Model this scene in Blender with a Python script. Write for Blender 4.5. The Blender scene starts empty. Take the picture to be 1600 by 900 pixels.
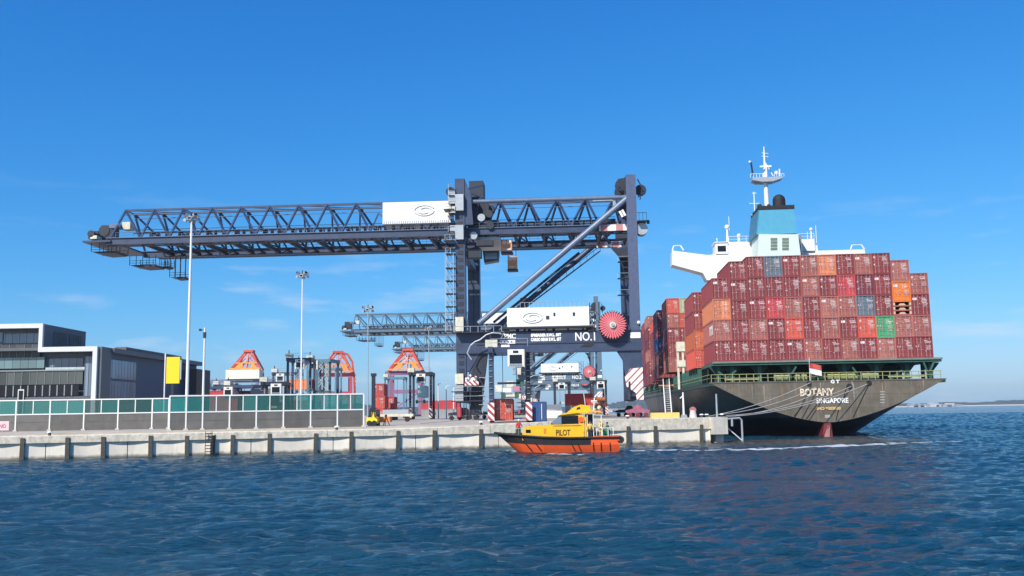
import bpy, math, random
import numpy as np
from mathutils import Vector, Matrix
random.seed(7)
rnd = random.Random(11)
SC = bpy.context.scene
COL = SC.collection
R = math.radians

# ------------------------------------------------------------------ camera
FPX = 1500.0                       # focal length in pixels of a 1600 px wide picture
PITCH = math.atan(193.9 / FPX)
ROLL = 0.016
cam_d = bpy.data.cameras.new('camera'); cam = bpy.data.objects.new('camera', cam_d)
COL.objects.link(cam); SC.camera = cam
cam_d.sensor_width = 36; cam_d.lens = 36 * FPX / 1600; cam_d.clip_end = 60000; cam_d.clip_start = 0.3
cam.location = (0, 0, 4.0)
cam.rotation_euler = (Matrix.Rotation(math.pi/2 + PITCH, 3, 'X') @ Matrix.Rotation(-ROLL, 3, 'Z')).to_euler()

# ------------------------------------------------------------------ world, sun
SUN_AZ, SUN_EL = R(-32), R(40)     # azimuth from straight behind the camera, towards the left
to_sun = Vector((math.sin(SUN_AZ) * math.cos(SUN_EL), -math.cos(SUN_AZ) * math.cos(SUN_EL), math.sin(SUN_EL)))
W = bpy.data.worlds.new('World'); SC.world = W; W.use_nodes = True
nt = W.node_tree; N = nt.nodes; L = nt.links
bg = N['Background']; bg.inputs[1].default_value = 0.11
sky = N.new('ShaderNodeTexSky'); sky.sky_type = 'NISHITA'; sky.sun_disc = False
sky.sun_elevation = SUN_EL; sky.sun_rotation = math.atan2(to_sun.x, to_sun.y)
sky.altitude = 0; sky.air_density = 1.0; sky.dust_density = 0.55; sky.ozone_density = 3.0
# the photograph's rendering of a clear sky: one response curve per channel for the whole dome
sc_ = N.new('ShaderNodeSeparateColor'); hs = N.new('ShaderNodeCombineColor'); L.new(sky.outputs[0], sc_.inputs[0])
for ch, a_, p_ in (('Red', 0.667, 1.72), ('Green', 0.80, 0.96), ('Blue', 1.10, 0.619)):
    k1 = N.new('ShaderNodeMath'); k1.operation = 'MULTIPLY'; k1.inputs[1].default_value = 0.122; L.new(sc_.outputs[ch], k1.inputs[0])
    k2 = N.new('ShaderNodeMath'); k2.operation = 'POWER'; k2.inputs[1].default_value = p_; L.new(k1.outputs[0], k2.inputs[0])
    k3 = N.new('ShaderNodeMath'); k3.operation = 'MULTIPLY'; k3.inputs[1].default_value = a_ / 0.128; L.new(k2.outputs[0], k3.inputs[0]); L.new(k3.outputs[0], hs.inputs[ch])
# thin low cumulus near the horizon
tc = N.new('ShaderNodeTexCoord'); sp = N.new('ShaderNodeSeparateXYZ'); L.new(tc.outputs['Generated'], sp.inputs[0])
mp = N.new('ShaderNodeMapping'); mp.inputs['Scale'].default_value = (8, 8, 42); mp.inputs['Location'].default_value = (3.3, 0.4, 0.0)
L.new(tc.outputs['Generated'], mp.inputs[0])
nz = N.new('ShaderNodeTexNoise'); nz.inputs['Scale'].default_value = 1.0; nz.inputs['Detail'].default_value = 7; nz.inputs['Roughness'].default_value = 0.55
L.new(mp.outputs[0], nz.inputs['Vector'])
cr = N.new('ShaderNodeMapRange'); cr.inputs[1].default_value = 0.54; cr.inputs[2].default_value = 0.70
L.new(nz.outputs['Fac'], cr.inputs[0])
el = N.new('ShaderNodeMapRange'); el.inputs[1].default_value = 0.24; el.inputs[2].default_value = 0.05
L.new(sp.outputs['Z'], el.inputs[0])
mm = N.new('ShaderNodeMath'); mm.operation = 'MULTIPLY'; L.new(cr.outputs[0], mm.inputs[0]); L.new(el.outputs[0], mm.inputs[1])
m2 = N.new('ShaderNodeMath'); m2.operation = 'MULTIPLY'; L.new(mm.outputs[0], m2.inputs[0]); m2.inputs[1].default_value = 0.5
mx = N.new('ShaderNodeMixRGB'); mx.inputs[2].default_value = (5.6, 6.3, 7.4, 1)
L.new(m2.outputs[0], mx.inputs[0]); L.new(hs.outputs[0], mx.inputs[1]); L.new(mx.outputs[0], bg.inputs[0])
sun_d = bpy.data.lights.new('sun', 'SUN'); sun = bpy.data.objects.new('sun', sun_d); COL.objects.link(sun)
sun_d.energy = 4.8; sun_d.angle = R(0.53); sun_d.color = (1.0, 0.93, 0.82)
sun.rotation_euler = to_sun.to_track_quat('Z', 'Y').to_euler(); sun.location = (0, -50, 80)
SC.view_settings.view_transform = 'Standard'; SC.view_settings.look = 'None'
SC.view_settings.exposure = 0.22; SC.view_settings.gamma = 1.0

# ------------------------------------------------------------------ geometry of the picture -> places
_r0 = Vector((1, 0, 0)); _f = Vector((0, math.cos(PITCH), math.sin(PITCH))); _u0 = Vector((0, -math.sin(PITCH), math.cos(PITCH)))
_r = _r0 * math.cos(ROLL) - _u0 * math.sin(ROLL); _u = _u0 * math.cos(ROLL) + _r0 * math.sin(ROLL)
EYE = Vector((0, 0, 4.0))
def ray(x, y): return _r * ((x - 800) / FPX) + _u * ((450 - y) / FPX) + _f
def P(x, y, D):
    d = ray(x, y); return EYE + d * (D / d.y)
class Fr:
    """a local frame: origin o, x axis turned by a about z"""
    def __init__(s, o, a): s.o = Vector(o); s.a = a; s.m = Matrix.Rotation(-a, 3, 'Z'); s.M = Matrix.Rotation(a, 3, 'Z')
    def px(s, x, y, v=0.0):
        e = s.m @ (EYE - s.o); d = s.m @ ray(x, y); return e + d * ((v - e.y) / d.y)
    def w(s, p): return s.o + s.M @ Vector(p)

# ------------------------------------------------------------------ materials
MATS = {}
def paint(name, col, rough=0.5, metal=0.0, var=0.18, scale=1.5, dirt=None, streak=0.0, emit=None, bump=0.0, rand=0.0, spec=0.5):
    if name in MATS: return MATS[name]
    m = bpy.data.materials.new(name); m.use_nodes = True; t = m.node_tree; n = t.nodes; l = t.links
    b = n['Principled BSDF']; b.inputs['Roughness'].default_value = rough; b.inputs['Metallic'].default_value = metal
    b.inputs['Specular IOR Level'].default_value = spec
    c = n.new('ShaderNodeTexCoord')
    no = n.new('ShaderNodeTexNoise'); no.inputs['Scale'].default_value = scale; no.inputs['Detail'].default_value = 6; no.inputs['Roughness'].default_value = 0.62
    l.new(c.outputs['Object'], no.inputs['Vector'])
    r = n.new('ShaderNodeMapRange'); r.inputs[1].default_value = 0.3; r.inputs[2].default_value = 0.7; r.inputs[3].default_value = 1 - var; r.inputs[4].default_value = 1 + var
    l.new(no.outputs['Fac'], r.inputs[0])
    last = r.outputs[0]
    if rand:
        oi = n.new('ShaderNodeObjectInfo'); q = n.new('ShaderNodeMapRange'); q.inputs[3].default_value = 1 - rand; q.inputs[4].default_value = 1 + rand
        l.new(oi.outputs['Random'], q.inputs[0]); k = n.new('ShaderNodeMath'); k.operation = 'MULTIPLY'
        l.new(last, k.inputs[0]); l.new(q.outputs[0], k.inputs[1]); last = k.outputs[0]
    mu = n.new('ShaderNodeVectorMath'); mu.operation = 'SCALE'; mu.inputs[0].default_value = col[:3]; l.new(last, mu.inputs['Scale'])
    out = mu.outputs[0]
    if dirt:
        mp_ = n.new('ShaderNodeMapping'); mp_.inputs['Scale'].default_value = (1.3, 1.3, 0.18 if streak else 1.3)
        l.new(c.outputs['Object'], mp_.inputs[0])
        n2 = n.new('ShaderNodeTexNoise'); n2.inputs['Scale'].default_value = 1.6; n2.inputs['Detail'].default_value = 8; n2.inputs['Roughness'].default_value = 0.7
        l.new(mp_.outputs[0], n2.inputs['Vector'])
        r2 = n.new('ShaderNodeMapRange'); r2.inputs[1].default_value = 0.52; r2.inputs[2].default_value = 0.75; r2.inputs[4].default_value = streak or 0.5
        l.new(n2.outputs['Fac'], r2.inputs[0])
        x = n.new('ShaderNodeMixRGB'); x.inputs[2].default_value = (*dirt, 1); l.new(r2.outputs[0], x.inputs[0]); l.new(out, x.inputs[1]); out = x.outputs[0]
    l.new(out, b.inputs['Base Color'])
    if bump:
        bp = n.new('ShaderNodeBump'); bp.inputs['Strength'].default_value = bump; bp.inputs['Distance'].default_value = 0.05
        l.new(no.outputs['Fac'], bp.inputs['Height']); l.new(bp.outputs[0], b.inputs['Normal'])
    if emit: b.inputs['Emission Color'].default_value = (*emit, 1); b.inputs['Emission Strength'].default_value = 1
    MATS[name] = m; return m
def glass(name, col, rough=0.06, alpha=1.0, spec=0.8, lo=0.7, hi=1.35):
    m = bpy.data.materials.new(name); m.use_nodes = True; n = m.node_tree.nodes; l = m.node_tree.links; b = n['Principled BSDF']
    b.inputs['Base Color'].default_value = (*col, 1); b.inputs['Roughness'].default_value = rough; b.inputs['Specular IOR Level'].default_value = spec
    b.inputs['Alpha'].default_value = alpha
    oi = n.new('ShaderNodeObjectInfo'); q = n.new('ShaderNodeMapRange'); q.inputs[3].default_value = lo; q.inputs[4].default_value = hi
    l.new(oi.outputs['Random'], q.inputs[0]); mu = n.new('ShaderNodeVectorMath'); mu.operation = 'SCALE'; mu.inputs[0].default_value = col
    l.new(q.outputs[0], mu.inputs['Scale']); l.new(mu.outputs[0], b.inputs['Base Color'])
    return m

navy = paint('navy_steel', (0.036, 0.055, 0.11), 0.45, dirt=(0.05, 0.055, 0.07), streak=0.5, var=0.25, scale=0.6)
steel_skylit = paint('skylit_navy_steel', (0.125, 0.175, 0.26), 0.4, dirt=(0.10, 0.11, 0.14), streak=0.5)  # same navy steel, sky highlights painted in as a lighter base
dark = paint('dark_steel', (0.014, 0.019, 0.034), 0.55, dirt=(0.06, 0.06, 0.065), streak=0.4)
white = paint('white_paint', (0.80, 0.80, 0.77), 0.45, var=0.05, dirt=(0.55, 0.52, 0.45), streak=0.3)
cream = paint('cream_paint', (0.62, 0.60, 0.48), 0.5, dirt=(0.35, 0.28, 0.18), streak=0.4)
galv = paint('galvanised_steel', (0.42, 0.45, 0.47), 0.4, metal=0.3, var=0.1)
logo_grey = paint('faded_grey_print', (0.66, 0.67, 0.66), 0.6)
letter_white = paint('letter_white', (0.85, 0.85, 0.82), 0.6, var=0.06)
red = paint('red_paint', (0.52, 0.06, 0.045), 0.5, dirt=(0.35, 0.16, 0.12), streak=0.4)
pink_red = paint('faded_red_paint', (0.50, 0.05, 0.075), 0.5, dirt=(0.45, 0.22, 0.20), streak=0.5)
pink = paint('faded_pink_paint', (0.50, 0.20, 0.28), 0.6, dirt=(0.25, 0.10, 0.12), streak=0.5)
orange = paint('orange_paint', (0.72, 0.20, 0.04), 0.5, dirt=(0.45, 0.18, 0.08), streak=0.3)
yellow = paint('yellow_paint', (0.82, 0.60, 0.03), 0.45, var=0.06, dirt=(0.55, 0.38, 0.05), streak=0.25)
black = paint('black_rubber', (0.014, 0.014, 0.015), 0.7)
concrete = paint('pale_concrete', (0.56, 0.52, 0.46), 0.85, var=0.14, scale=1.1, dirt=(0.30, 0.27, 0.22), streak=0.6, bump=0.3)
coping_m = paint('weathered_coping_concrete', (0.60, 0.55, 0.45), 0.9, var=0.28, scale=2.2, dirt=(0.30, 0.27, 0.21), streak=0.6, bump=0.4)
ground_m = paint('worn_apron_concrete', (0.44, 0.39, 0.33), 0.9, var=0.2, scale=0.25, dirt=(0.30, 0.265, 0.23), bump=0.3)
pile_m = paint('dark_timber', (0.075, 0.07, 0.06), 0.85, var=0.35, scale=3, bump=0.4)
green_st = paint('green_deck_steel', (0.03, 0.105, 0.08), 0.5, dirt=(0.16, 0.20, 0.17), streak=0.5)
green_shade = paint('shaded_green_deck_steel', (0.012, 0.045, 0.035), 0.6)  # deck green darkened, shade below the platform painted into it
hull_m = paint('dark_grey_hull', (0.075, 0.074, 0.07), 0.42, var=0.25, scale=0.5, dirt=(0.22, 0.19, 0.15), streak=0.6, bump=0.5)
transom_m = paint('grey_brown_hull', (0.135, 0.115, 0.085), 0.42, var=0.28, scale=0.45, dirt=(0.30, 0.26, 0.21), streak=0.6, bump=0.5)
boot_m = paint('black_bottom_paint', (0.010, 0.010, 0.012), 0.6)
antifoul = paint('dark_red_bottom_paint', (0.16, 0.025, 0.025), 0.6)
pane_dark = glass('dark_window_glass', (0.008, 0.011, 0.016), 0.1, 1.0, 0.3)
pane_blue = glass('blue_grey_window_glass', (0.14, 0.20, 0.27), 0.12)
pane_grey = glass('grey_olive_facade_glass', (0.085, 0.095, 0.09), 0.3, 1.0, 0.3)
pane_teal = glass('teal_fence_glass', (0.012, 0.17, 0.15), 0.05, 0.56, 0.8, 0.5, 1.7)
skin_m = paint('skin', (0.45, 0.24, 0.16), 0.6, var=0.05)
stripe = None
def stripes(name, c1, c2, ang=1.0, freq=1.2, w=0.5):
    m = bpy.data.materials.new(name); m.use_nodes = True; n = m.node_tree.nodes; l = m.node_tree.links; b = n['Principled BSDF']; b.inputs['Roughness'].default_value = 0.6
    c = n.new('ShaderNodeTexCoord'); s = n.new('ShaderNodeSeparateXYZ'); l.new(c.outputs['Object'], s.inputs[0])
    a = n.new('ShaderNodeMath'); a.operation = 'MULTIPLY'; l.new(s.outputs['Z'], a.inputs[0]); a.inputs[1].default_value = ang
    x = n.new('ShaderNodeMath'); x.operation = 'ADD'; l.new(s.outputs['X'], x.inputs[0]); l.new(a.outputs[0], x.inputs[1])
    f = n.new('ShaderNodeMath'); f.operation = 'MULTIPLY'; l.new(x.outputs[0], f.inputs[0]); f.inputs[1].default_value = freq
    g = n.new('ShaderNodeMath'); g.operation = 'FRACT'; l.new(f.outputs[0], g.inputs[0])
    h = n.new('ShaderNodeMath'); h.operation = 'GREATER_THAN'; l.new(g.outputs[0], h.inputs[0]); h.inputs[1].default_value = w
    mi = n.new('ShaderNodeMixRGB'); mi.inputs[1].default_value = (*c1, 1); mi.inputs[2].default_value = (*c2, 1); l.new(h.outputs[0], mi.inputs[0]); l.new(mi.outputs[0], b.inputs['Base Color'])
    return m
hazard = stripes('white_and_red_hazard_stripes', (0.78, 0.74, 0.72), (0.35, 0.12, 0.13), -1.0, 0.75, 0.72)
checks = stripes('white_and_pink_bands', (0.80, 0.76, 0.74), (0.50, 0.22, 0.22), 0.0, 0.34, 0.55)
hazard_s = stripes('white_and_red_chevrons', (0.75, 0.72, 0.70), (0.36, 0.05, 0.05), 1.0, 1.1, 0.5)

# ------------------------------------------------------------------ mesh helpers
class MB:
    def __init__(s): s.v = []; s.f = []
    def add(s, vs, fs):
        k = len(s.v); s.v += [tuple(p) for p in vs]; s.f += [tuple(i + k for i in f) for f in fs]; return s
    def box(s, x0, x1, y0, y1, z0, z1):
        return s.add([(x0,y0,z0),(x1,y0,z0),(x1,y1,z0),(x0,y1,z0),(x0,y0,z1),(x1,y0,z1),(x1,y1,z1),(x0,y1,z1)],
                     [(0,3,2,1),(4,5,6,7),(0,1,5,4),(1,2,6,5),(2,3,7,6),(3,0,4,7)])
    def beam(s, p, q, w, h=None):
        h = h or w; p = Vector(p); q = Vector(q); d = (q - p).normalized()
        up = Vector((0, 0, 1)) if abs(d.z) < 0.97 else Vector((0, 1, 0))
        a = d.cross(up).normalized() * (w / 2); b = a.cross(d).normalized() * (h / 2)
        vs = [p-a-b, p+a-b, p+a+b, p-a+b, q-a-b, q+a-b, q+a+b, q-a+b]
        return s.add(vs, [(0,1,2,3),(7,6,5,4),(0,4,5,1),(1,5,6,2),(2,6,7,3),(3,7,4,0)])
    def tube(s, p, q, r, n=8, r2=None, cap=True):
        r2 = r if r2 is None else r2; p = Vector(p); q = Vector(q); d = (q - p).normalized()
        up = Vector((0, 0, 1)) if abs(d.z) < 0.97 else Vector((0, 1, 0))
        a = d.cross(up).normalized(); b = a.cross(d).normalized(); vs = []
        for c, rr in ((p, r), (q, r2)):
            for i in range(n):
                t = 2 * math.pi * i / n; vs.append(c + a * (math.cos(t) * rr) + b * (math.sin(t) * rr))
        fs = [(i, (i+1) % n, n + (i+1) % n, n + i) for i in range(n)]
        if cap: fs += [tuple(range(n))[::-1], tuple(range(n, 2*n))]
        return s.add(vs, fs)
    def path(s, pts, r, n=6):
        for a, b in zip(pts, pts[1:]): s.tube(a, b, r, n)
        return s
    def prism(s, poly, y0, y1):           # polygon in x,z pulled from y0 to y1
        n = len(poly); vs = [(x, y0, z) for x, z in poly] + [(x, y1, z) for x, z in poly]
        return s.add(vs, [tuple(range(n)), tuple(range(2*n-1, n-1, -1))] + [(i, n+i, n+(i+1) % n, (i+1) % n) for i in range(n)])
    def slab(s, poly, z0, z1):            # polygon in x,y
        n = len(poly); vs = [(x, y, z0) for x, y in poly] + [(x, y, z1) for x, y in poly]
        return s.add(vs, [tuple(range(n-1, -1, -1)), tuple(range(n, 2*n))] + [(i, (i+1) % n, n+(i+1) % n, n+i) for i in range(n)])
    def ball(s, c, r, n=10, m=6, sz=1.0):
        c = Vector(c); vs = [c + Vector((0, 0, r*sz))]
        for j in range(1, m):
            t = math.pi * j / m
            for i in range(n):
                a = 2*math.pi*i/n; vs.append(c + Vector((math.sin(t)*math.cos(a)*r, math.sin(t)*math.sin(a)*r, math.cos(t)*r*sz)))
        vs.append(c - Vector((0, 0, r*sz))); fs = [(0, 1+i, 1+(i+1) % n) for i in range(n)]
        for j in range(m-2):
            o = 1 + j*n; fs += [(o+i, o+n+i, o+n+(i+1) % n, o+(i+1) % n) for i in range(n)]
        o = 1 + (m-2)*n; k = len(vs)-1; fs += [(o+i, k, o+(i+1) % n) for i in range(n)]
        return s.add(vs, fs)
    def mesh(s, name, mat, smooth=False):
        me = bpy.data.meshes.new(name); me.from_pydata(s.v, [], s.f); me.materials.append(mat)
        if smooth: me.shade_smooth()
        me.update(); return me
def _sharp(me):
    try: me.set_sharp_from_angle(angle=R(35))
    except Exception: pass
def part(name, mb, mat, parent=None, loc=None, rot=None, smooth=False, label=None, kind=None):
    me = mb if isinstance(mb, bpy.types.Mesh) else mb.mesh(name, mat, smooth)
    if smooth: _sharp(me)
    o = bpy.data.objects.new(name, me); COL.objects.link(o)
    if parent: o.parent = parent
    if loc is not None: o.location = loc
    if rot is not None: o.rotation_euler = rot
    if label: o['label'] = label
    if kind: o['kind'] = kind
    return o
def wpart(name, mb, mat, parent, **k):    # mesh given in world coordinates under an unturned parent
    o = parent.location; mb.v = [(x - o.x, y - o.y, z - o.z) for x, y, z in mb.v]; return part(name, mb, mat, parent, **k)
def tag(o, label, cat=None, group=None):
    o['label'] = label
    if cat: o['category'] = cat
    if group: o['group'] = group
    return o
def thing(name, label, cat, loc=(0, 0, 0), rz=0.0, group=None):
    o = bpy.data.objects.new(name, None); COL.objects.link(o); o.location = loc; o.rotation_euler = (0, 0, rz); o.empty_display_size = 0.5
    return tag(o, label, cat, group)
def single(name, mb, mat, label, cat, loc=(0, 0, 0), rz=0.0, group=None, smooth=False):
    return tag(part(name, mb, mat, None, loc, (0, 0, rz), smooth), label, cat, group)
def copy_tree(o, parent=None):
    c = o.copy(); COL.objects.link(c); c.parent = parent
    for ch in [k for k in o.children]: copy_tree(ch, c)
    return c
def dup(o, loc, rz=None, label=None, scale=None):
    c = copy_tree(o); c.location = loc
    if rz is not None: c.rotation_euler = (0, 0, rz)
    if label: c['label'] = label
    if scale: c.scale = (scale,)*3
    return c
def text(name, s, size, mat, parent, loc, width=None, rz=0.0, bold=0.0, extr=0.02, rx=math.pi/2):
    cu = bpy.data.curves.new(name, 'FONT'); cu.body = s; cu.size = size; cu.extrude = extr; cu.offset = bold; cu.resolution_u = 3
    t = bpy.data.objects.new(name, cu); COL.objects.link(t); bpy.context.view_layer.update()
    me = bpy.data.meshes.new_from_object(t); bpy.data.objects.remove(t); me.name = name
    me.materials.clear(); me.materials.append(mat)
    xs = [v.co.x for v in me.vertices]; k = (width / (max(xs) - min(xs))) if width else 1.0; x0 = min(xs)
    for v in me.vertices: v.co.x = (v.co.x - x0) * k
    o = bpy.data.objects.new(name, me); COL.objects.link(o); o.parent = parent; o.location = loc; o.rotation_euler = (rx, 0, rz); return o
def structure(name, mb, mat, smooth=False):
    o = part(name, mb, mat, smooth=smooth); o['kind'] = 'structure'; return o

GZ = 2.65                                  # level of the terminal
Q = Fr((0, 109.76, 0), math.atan(0.254))   # frame of the quay wall, x along it
U_END = Q.px(1112, 670, 0).x
SHA = R(4.3)                               # the berth and the ship run away 4.3 degrees to the right

# ------------------------------------------------------------------ water
def water():
    xs = np.concatenate([[-30000, -6000, -1200, -400, -160], np.arange(-84, 84, 0.25), np.arange(84.5, 330, 0.8), [400, 1200, 6000, 30000]])
    ys = [-3000.0, -300, -40, 4.0]; y = 14.0
    while y < 130: ys.append(y); y += 0.10 + (y - 14) * 0.0040
    while y < 520: ys.append(y); y += 0.5 + (y - 130) * 0.0045
    ys += [560, 700, 900, 2500, 8000, 40000]; ys = np.array(ys)
    X, Y = np.meshgrid(xs, ys); Z = np.zeros_like(X); rs = np.random.RandomState(3)
    for lam, n in ((6.0, 5), (3.4, 9), (2.0, 14), (1.2, 22), (0.8, 26)):
        for _ in range(n):
            l = lam * rs.uniform(0.75, 1.3); a = rs.normal(R(80), R(36)); ph = rs.uniform(0, 6.28); k = 2*math.pi/l
            amp = (0.0062 if lam > 3 else 0.0085 if lam > 1.5 else 0.013) * lam ** 0.6 / math.sqrt(n / 6.0)
            s = np.sin(k * (X*math.cos(a) + Y*math.sin(a)) + ph); Z += amp * (s + 0.35 * s * np.abs(s))
    fade = np.clip((X + 84) / 8, 0, 1) * np.clip((325 - X) / 20, 0, 1) * np.clip((Y - 14) / 3, 0, 1) * np.clip((515 - Y) / 60, 0, 1) * (1 + np.clip((Y - 110) / 150, 0, 1.2))
    gust = 0.85 + 0.25*np.sin(X*0.05 + 1.1)*np.sin(Y*0.09 + X*0.02)
    Z *= fade * gust
    nx, ny = len(xs), len(ys); idx = np.arange(nx*ny).reshape(ny, nx)
    quads = np.stack([idx[:-1, :-1], idx[:-1, 1:], idx[1:, 1:], idx[1:, :-1]], -1).reshape(-1, 4)
    me = bpy.data.meshes.new('water'); me.vertices.add(nx*ny); me.vertices.foreach_set('co', np.stack([X, Y, Z], -1).astype(np.float32).ravel())
    nq = len(quads); me.loops.add(nq*4); me.loops.foreach_set('vertex_index', quads.astype(np.int32).ravel())
    me.polygons.add(nq); me.polygons.foreach_set('loop_start', np.arange(0, nq*4, 4, dtype=np.int32)); me.polygons.foreach_set('loop_total', np.full(nq, 4, np.int32))
    me.update(); me.validate(); me.shade_smooth()
    foam = np.zeros_like(X); silt_reflection = np.zeros_like(X)
    def ribbon(pts, wid, dist=None):
        p = [(P(a, b, 100) - EYE) for a, b in pts]; p = [EYE + d * (-4.0 / d.z) for d in p]; best = np.full_like(X, 1e9)
        for a, b in zip(p, p[1:]):
            dx, dy = b.x-a.x, b.y-a.y; t = np.clip(((X-a.x)*dx + (Y-a.y)*dy) / (dx*dx+dy*dy), 0, 1); best = np.minimum(best, np.hypot(X-a.x-t*dx, Y-a.y-t*dy))
        return np.clip(1.25 - best/(wid*2.6), 0, 1)
    foam = np.maximum(foam, ribbon([(965, 705), (1010, 704), (1080, 704), (1140, 703), (1200, 702), (1260, 699), (1310, 697), (1345, 696), (1375, 694)], 0.8))
    foam = np.maximum(foam, 0.8*ribbon([(1375, 694), (1430, 692), (1500, 689)], 0.6))
    foam = np.maximum(foam, 0.7*ribbon([(1345, 678), (1380, 676), (1420, 677), (1470, 676)], 1.3))
    foam = np.maximum(foam, ribbon([(800, 705), (870, 708), (930, 707), (975, 705)], 0.5))
    foam = np.maximum(foam, 0.9*ribbon([(860, 710), (895, 711), (915, 710)], 0.4))
    silt_reflection = np.maximum(silt_reflection, ribbon([(1060, 694), (1150, 692), (1250, 690), (1350, 687)], 3.6))  # sediment and the hull's reflection, both tinted into the water colour
    for nm, ar in (('foam', foam), ('silt_reflection', silt_reflection)):
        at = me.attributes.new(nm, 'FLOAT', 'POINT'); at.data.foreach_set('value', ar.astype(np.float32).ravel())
    m = bpy.data.materials.new('sea_water'); m.use_nodes = True; n = m.node_tree.nodes; l = m.node_tree.links; b = n['Principled BSDF']
    b.inputs['Roughness'].default_value = 0.10; b.inputs['IOR'].default_value = 1.333
    c = n.new('ShaderNodeTexCoord')
    def noise(sc, det, vscale=(1, 1, 1)):
        mp = n.new('ShaderNodeMapping'); mp.inputs['Scale'].default_value = vscale; mp.inputs['Rotation'].default_value = (0, 0, R(-14)); l.new(c.outputs['Object'], mp.inputs[0])
        q = n.new('ShaderNodeTexNoise'); q.inputs['Scale'].default_value = sc; q.inputs['Detail'].default_value = det; q.inputs['Roughness'].default_value = 0.6; l.new(mp.outputs[0], q.inputs['Vector']); return q.outputs['Fac']
    big = noise(0.035, 3, (1, 1.6, 1)); fine = noise(3.2, 6, (0.45, 1.5, 1)); midn = noise(1.25, 6, (0.5, 1.5, 1))
    rp = n.new('ShaderNodeMapRange'); rp.inputs[1].default_value = 0.35; rp.inputs[2].default_value = 0.68; l.new(big, rp.inputs[0])
    mc = n.new('ShaderNodeMixRGB'); mc.inputs[1].default_value = (0.003, 0.046, 0.085, 1); mc.inputs[2].default_value = (0.009, 0.060, 0.102, 1); l.new(rp.outputs[0], mc.inputs[0])
    a1 = n.new('ShaderNodeAttribute'); a1.attribute_name = 'silt_reflection'; ms = n.new('ShaderNodeMixRGB'); ms.inputs[2].default_value = (0.085, 0.075, 0.062, 1)
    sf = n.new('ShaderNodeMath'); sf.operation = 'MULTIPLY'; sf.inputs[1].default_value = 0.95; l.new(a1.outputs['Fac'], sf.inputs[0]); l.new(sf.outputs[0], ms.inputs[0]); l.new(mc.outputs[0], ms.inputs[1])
    a2 = n.new('ShaderNodeAttribute'); a2.attribute_name = 'foam'; fn = noise(1.7, 8, (1, 1, 1))
    t1 = n.new('ShaderNodeMath'); t1.operation = 'ADD'; l.new(a2.outputs['Fac'], t1.inputs[0]); l.new(fn, t1.inputs[1])
    t2 = n.new('ShaderNodeMapRange'); t2.inputs[1].default_value = 1.12; t2.inputs[2].default_value = 1.45; l.new(t1.outputs[0], t2.inputs[0])
    t3 = n.new('ShaderNodeMath'); t3.operation = 'MULTIPLY'; t3.inputs[1].default_value = 0.85; l.new(t2.outputs[0], t3.inputs[0])
    mf = n.new('ShaderNodeMixRGB'); mf.inputs[2].default_value = (0.72, 0.76, 0.78, 1); l.new(t3.outputs[0], mf.inputs[0]); l.new(ms.outputs[0], mf.inputs[1]); l.new(mf.outputs[0], b.inputs['Base Color'])
    rr = n.new('ShaderNodeMapRange'); rr.inputs[3].default_value = 0.10; rr.inputs[4].default_value = 0.8; l.new(t2.outputs[0], rr.inputs[0]); l.new(rr.outputs[0], b.inputs['Roughness'])
    gs = n.new('ShaderNodeMapRange'); gs.inputs[1].default_value = 0.38; gs.inputs[2].default_value = 0.62; gs.inputs[3].default_value = 0.45; gs.inputs[4].default_value = 1.0; l.new(noise(0.11, 4, (0.5, 1.6, 1)), gs.inputs[0])
    b1 = n.new('ShaderNodeBump'); l.new(gs.outputs[0], b1.inputs['Strength']); b1.inputs['Distance'].default_value = 0.30; l.new(fine, b1.inputs['Height'])
    b2 = n.new('ShaderNodeBump'); b2.inputs['Strength'].default_value = 1.0; b2.inputs['Distance'].default_value = 0.55; l.new(midn, b2.inputs['Height']); l.new(b1.outputs[0], b2.inputs['Normal']); l.new(b2.outputs[0], b.inputs['Normal'])
    me.materials.append(m); o = bpy.data.objects.new('water', me); COL.objects.link(o); o['kind'] = 'structure'
water()

# ------------------------------------------------------------------ land
def land():
    a = Q.w((-420, 1.1, 0)); b = Q.w((U_END, 1.1, 0)); d = Vector((math.sin(SHA), math.cos(SHA), 0)); c = b + d * 900
    structure('ground', MB().slab([(a.x, a.y), (b.x, b.y), (c.x, c.y), (-1500, 1050), (-1500, a.y + 50)], -3.0, GZ), ground_m)
    # far headlands: height sheets of low wooded ridges
    def ridge(name, x0, x1, y, hf, col, depth=400, n=160, m=10):
        vs, fs = [], []; rr = random.Random(x0)
        for i in range(n):
            t = i/(n-1)
            for j in range(m):
                s = j/(m-1); h = hf(t) * math.sin(math.pi * min(1, s*0.62 + 0.02)) ** 0.8 * (0.82 + 0.36*rr.random()) if j else 0.0
                vs.append((x0 + (x1-x0)*t + rr.uniform(-4, 4), y + depth*s - 60*math.sin(t*9), -0.5 + h))
        for i in range(n-1):
            for j in range(m-1): k = i*m+j; fs.append((k, k+m, k+m+1, k+1))
        structure(name, MB().add(vs, fs), col)
    wood = paint('distant_woodland', (0.045, 0.075, 0.07), 0.9, var=0.5, scale=0.02)
    sand = paint('distant_sand', (0.6, 0.56, 0.48), 0.9)
    ridge('hills', -700, 600, 3300, lambda t: 24 + 12*math.sin(t*7+1) + 5*math.sin(t*23), wood)
    ridge('far_shore', 640, 2600, 3000, lambda t: 13 + 4*math.sin(t*11) + 2.5*math.sin(t*47) + 6*max(0, t-0.1), wood)
    structure('beach', MB().box(900, 2700, 2880, 2960, -0.5, 3.2), sand)
land()

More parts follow.
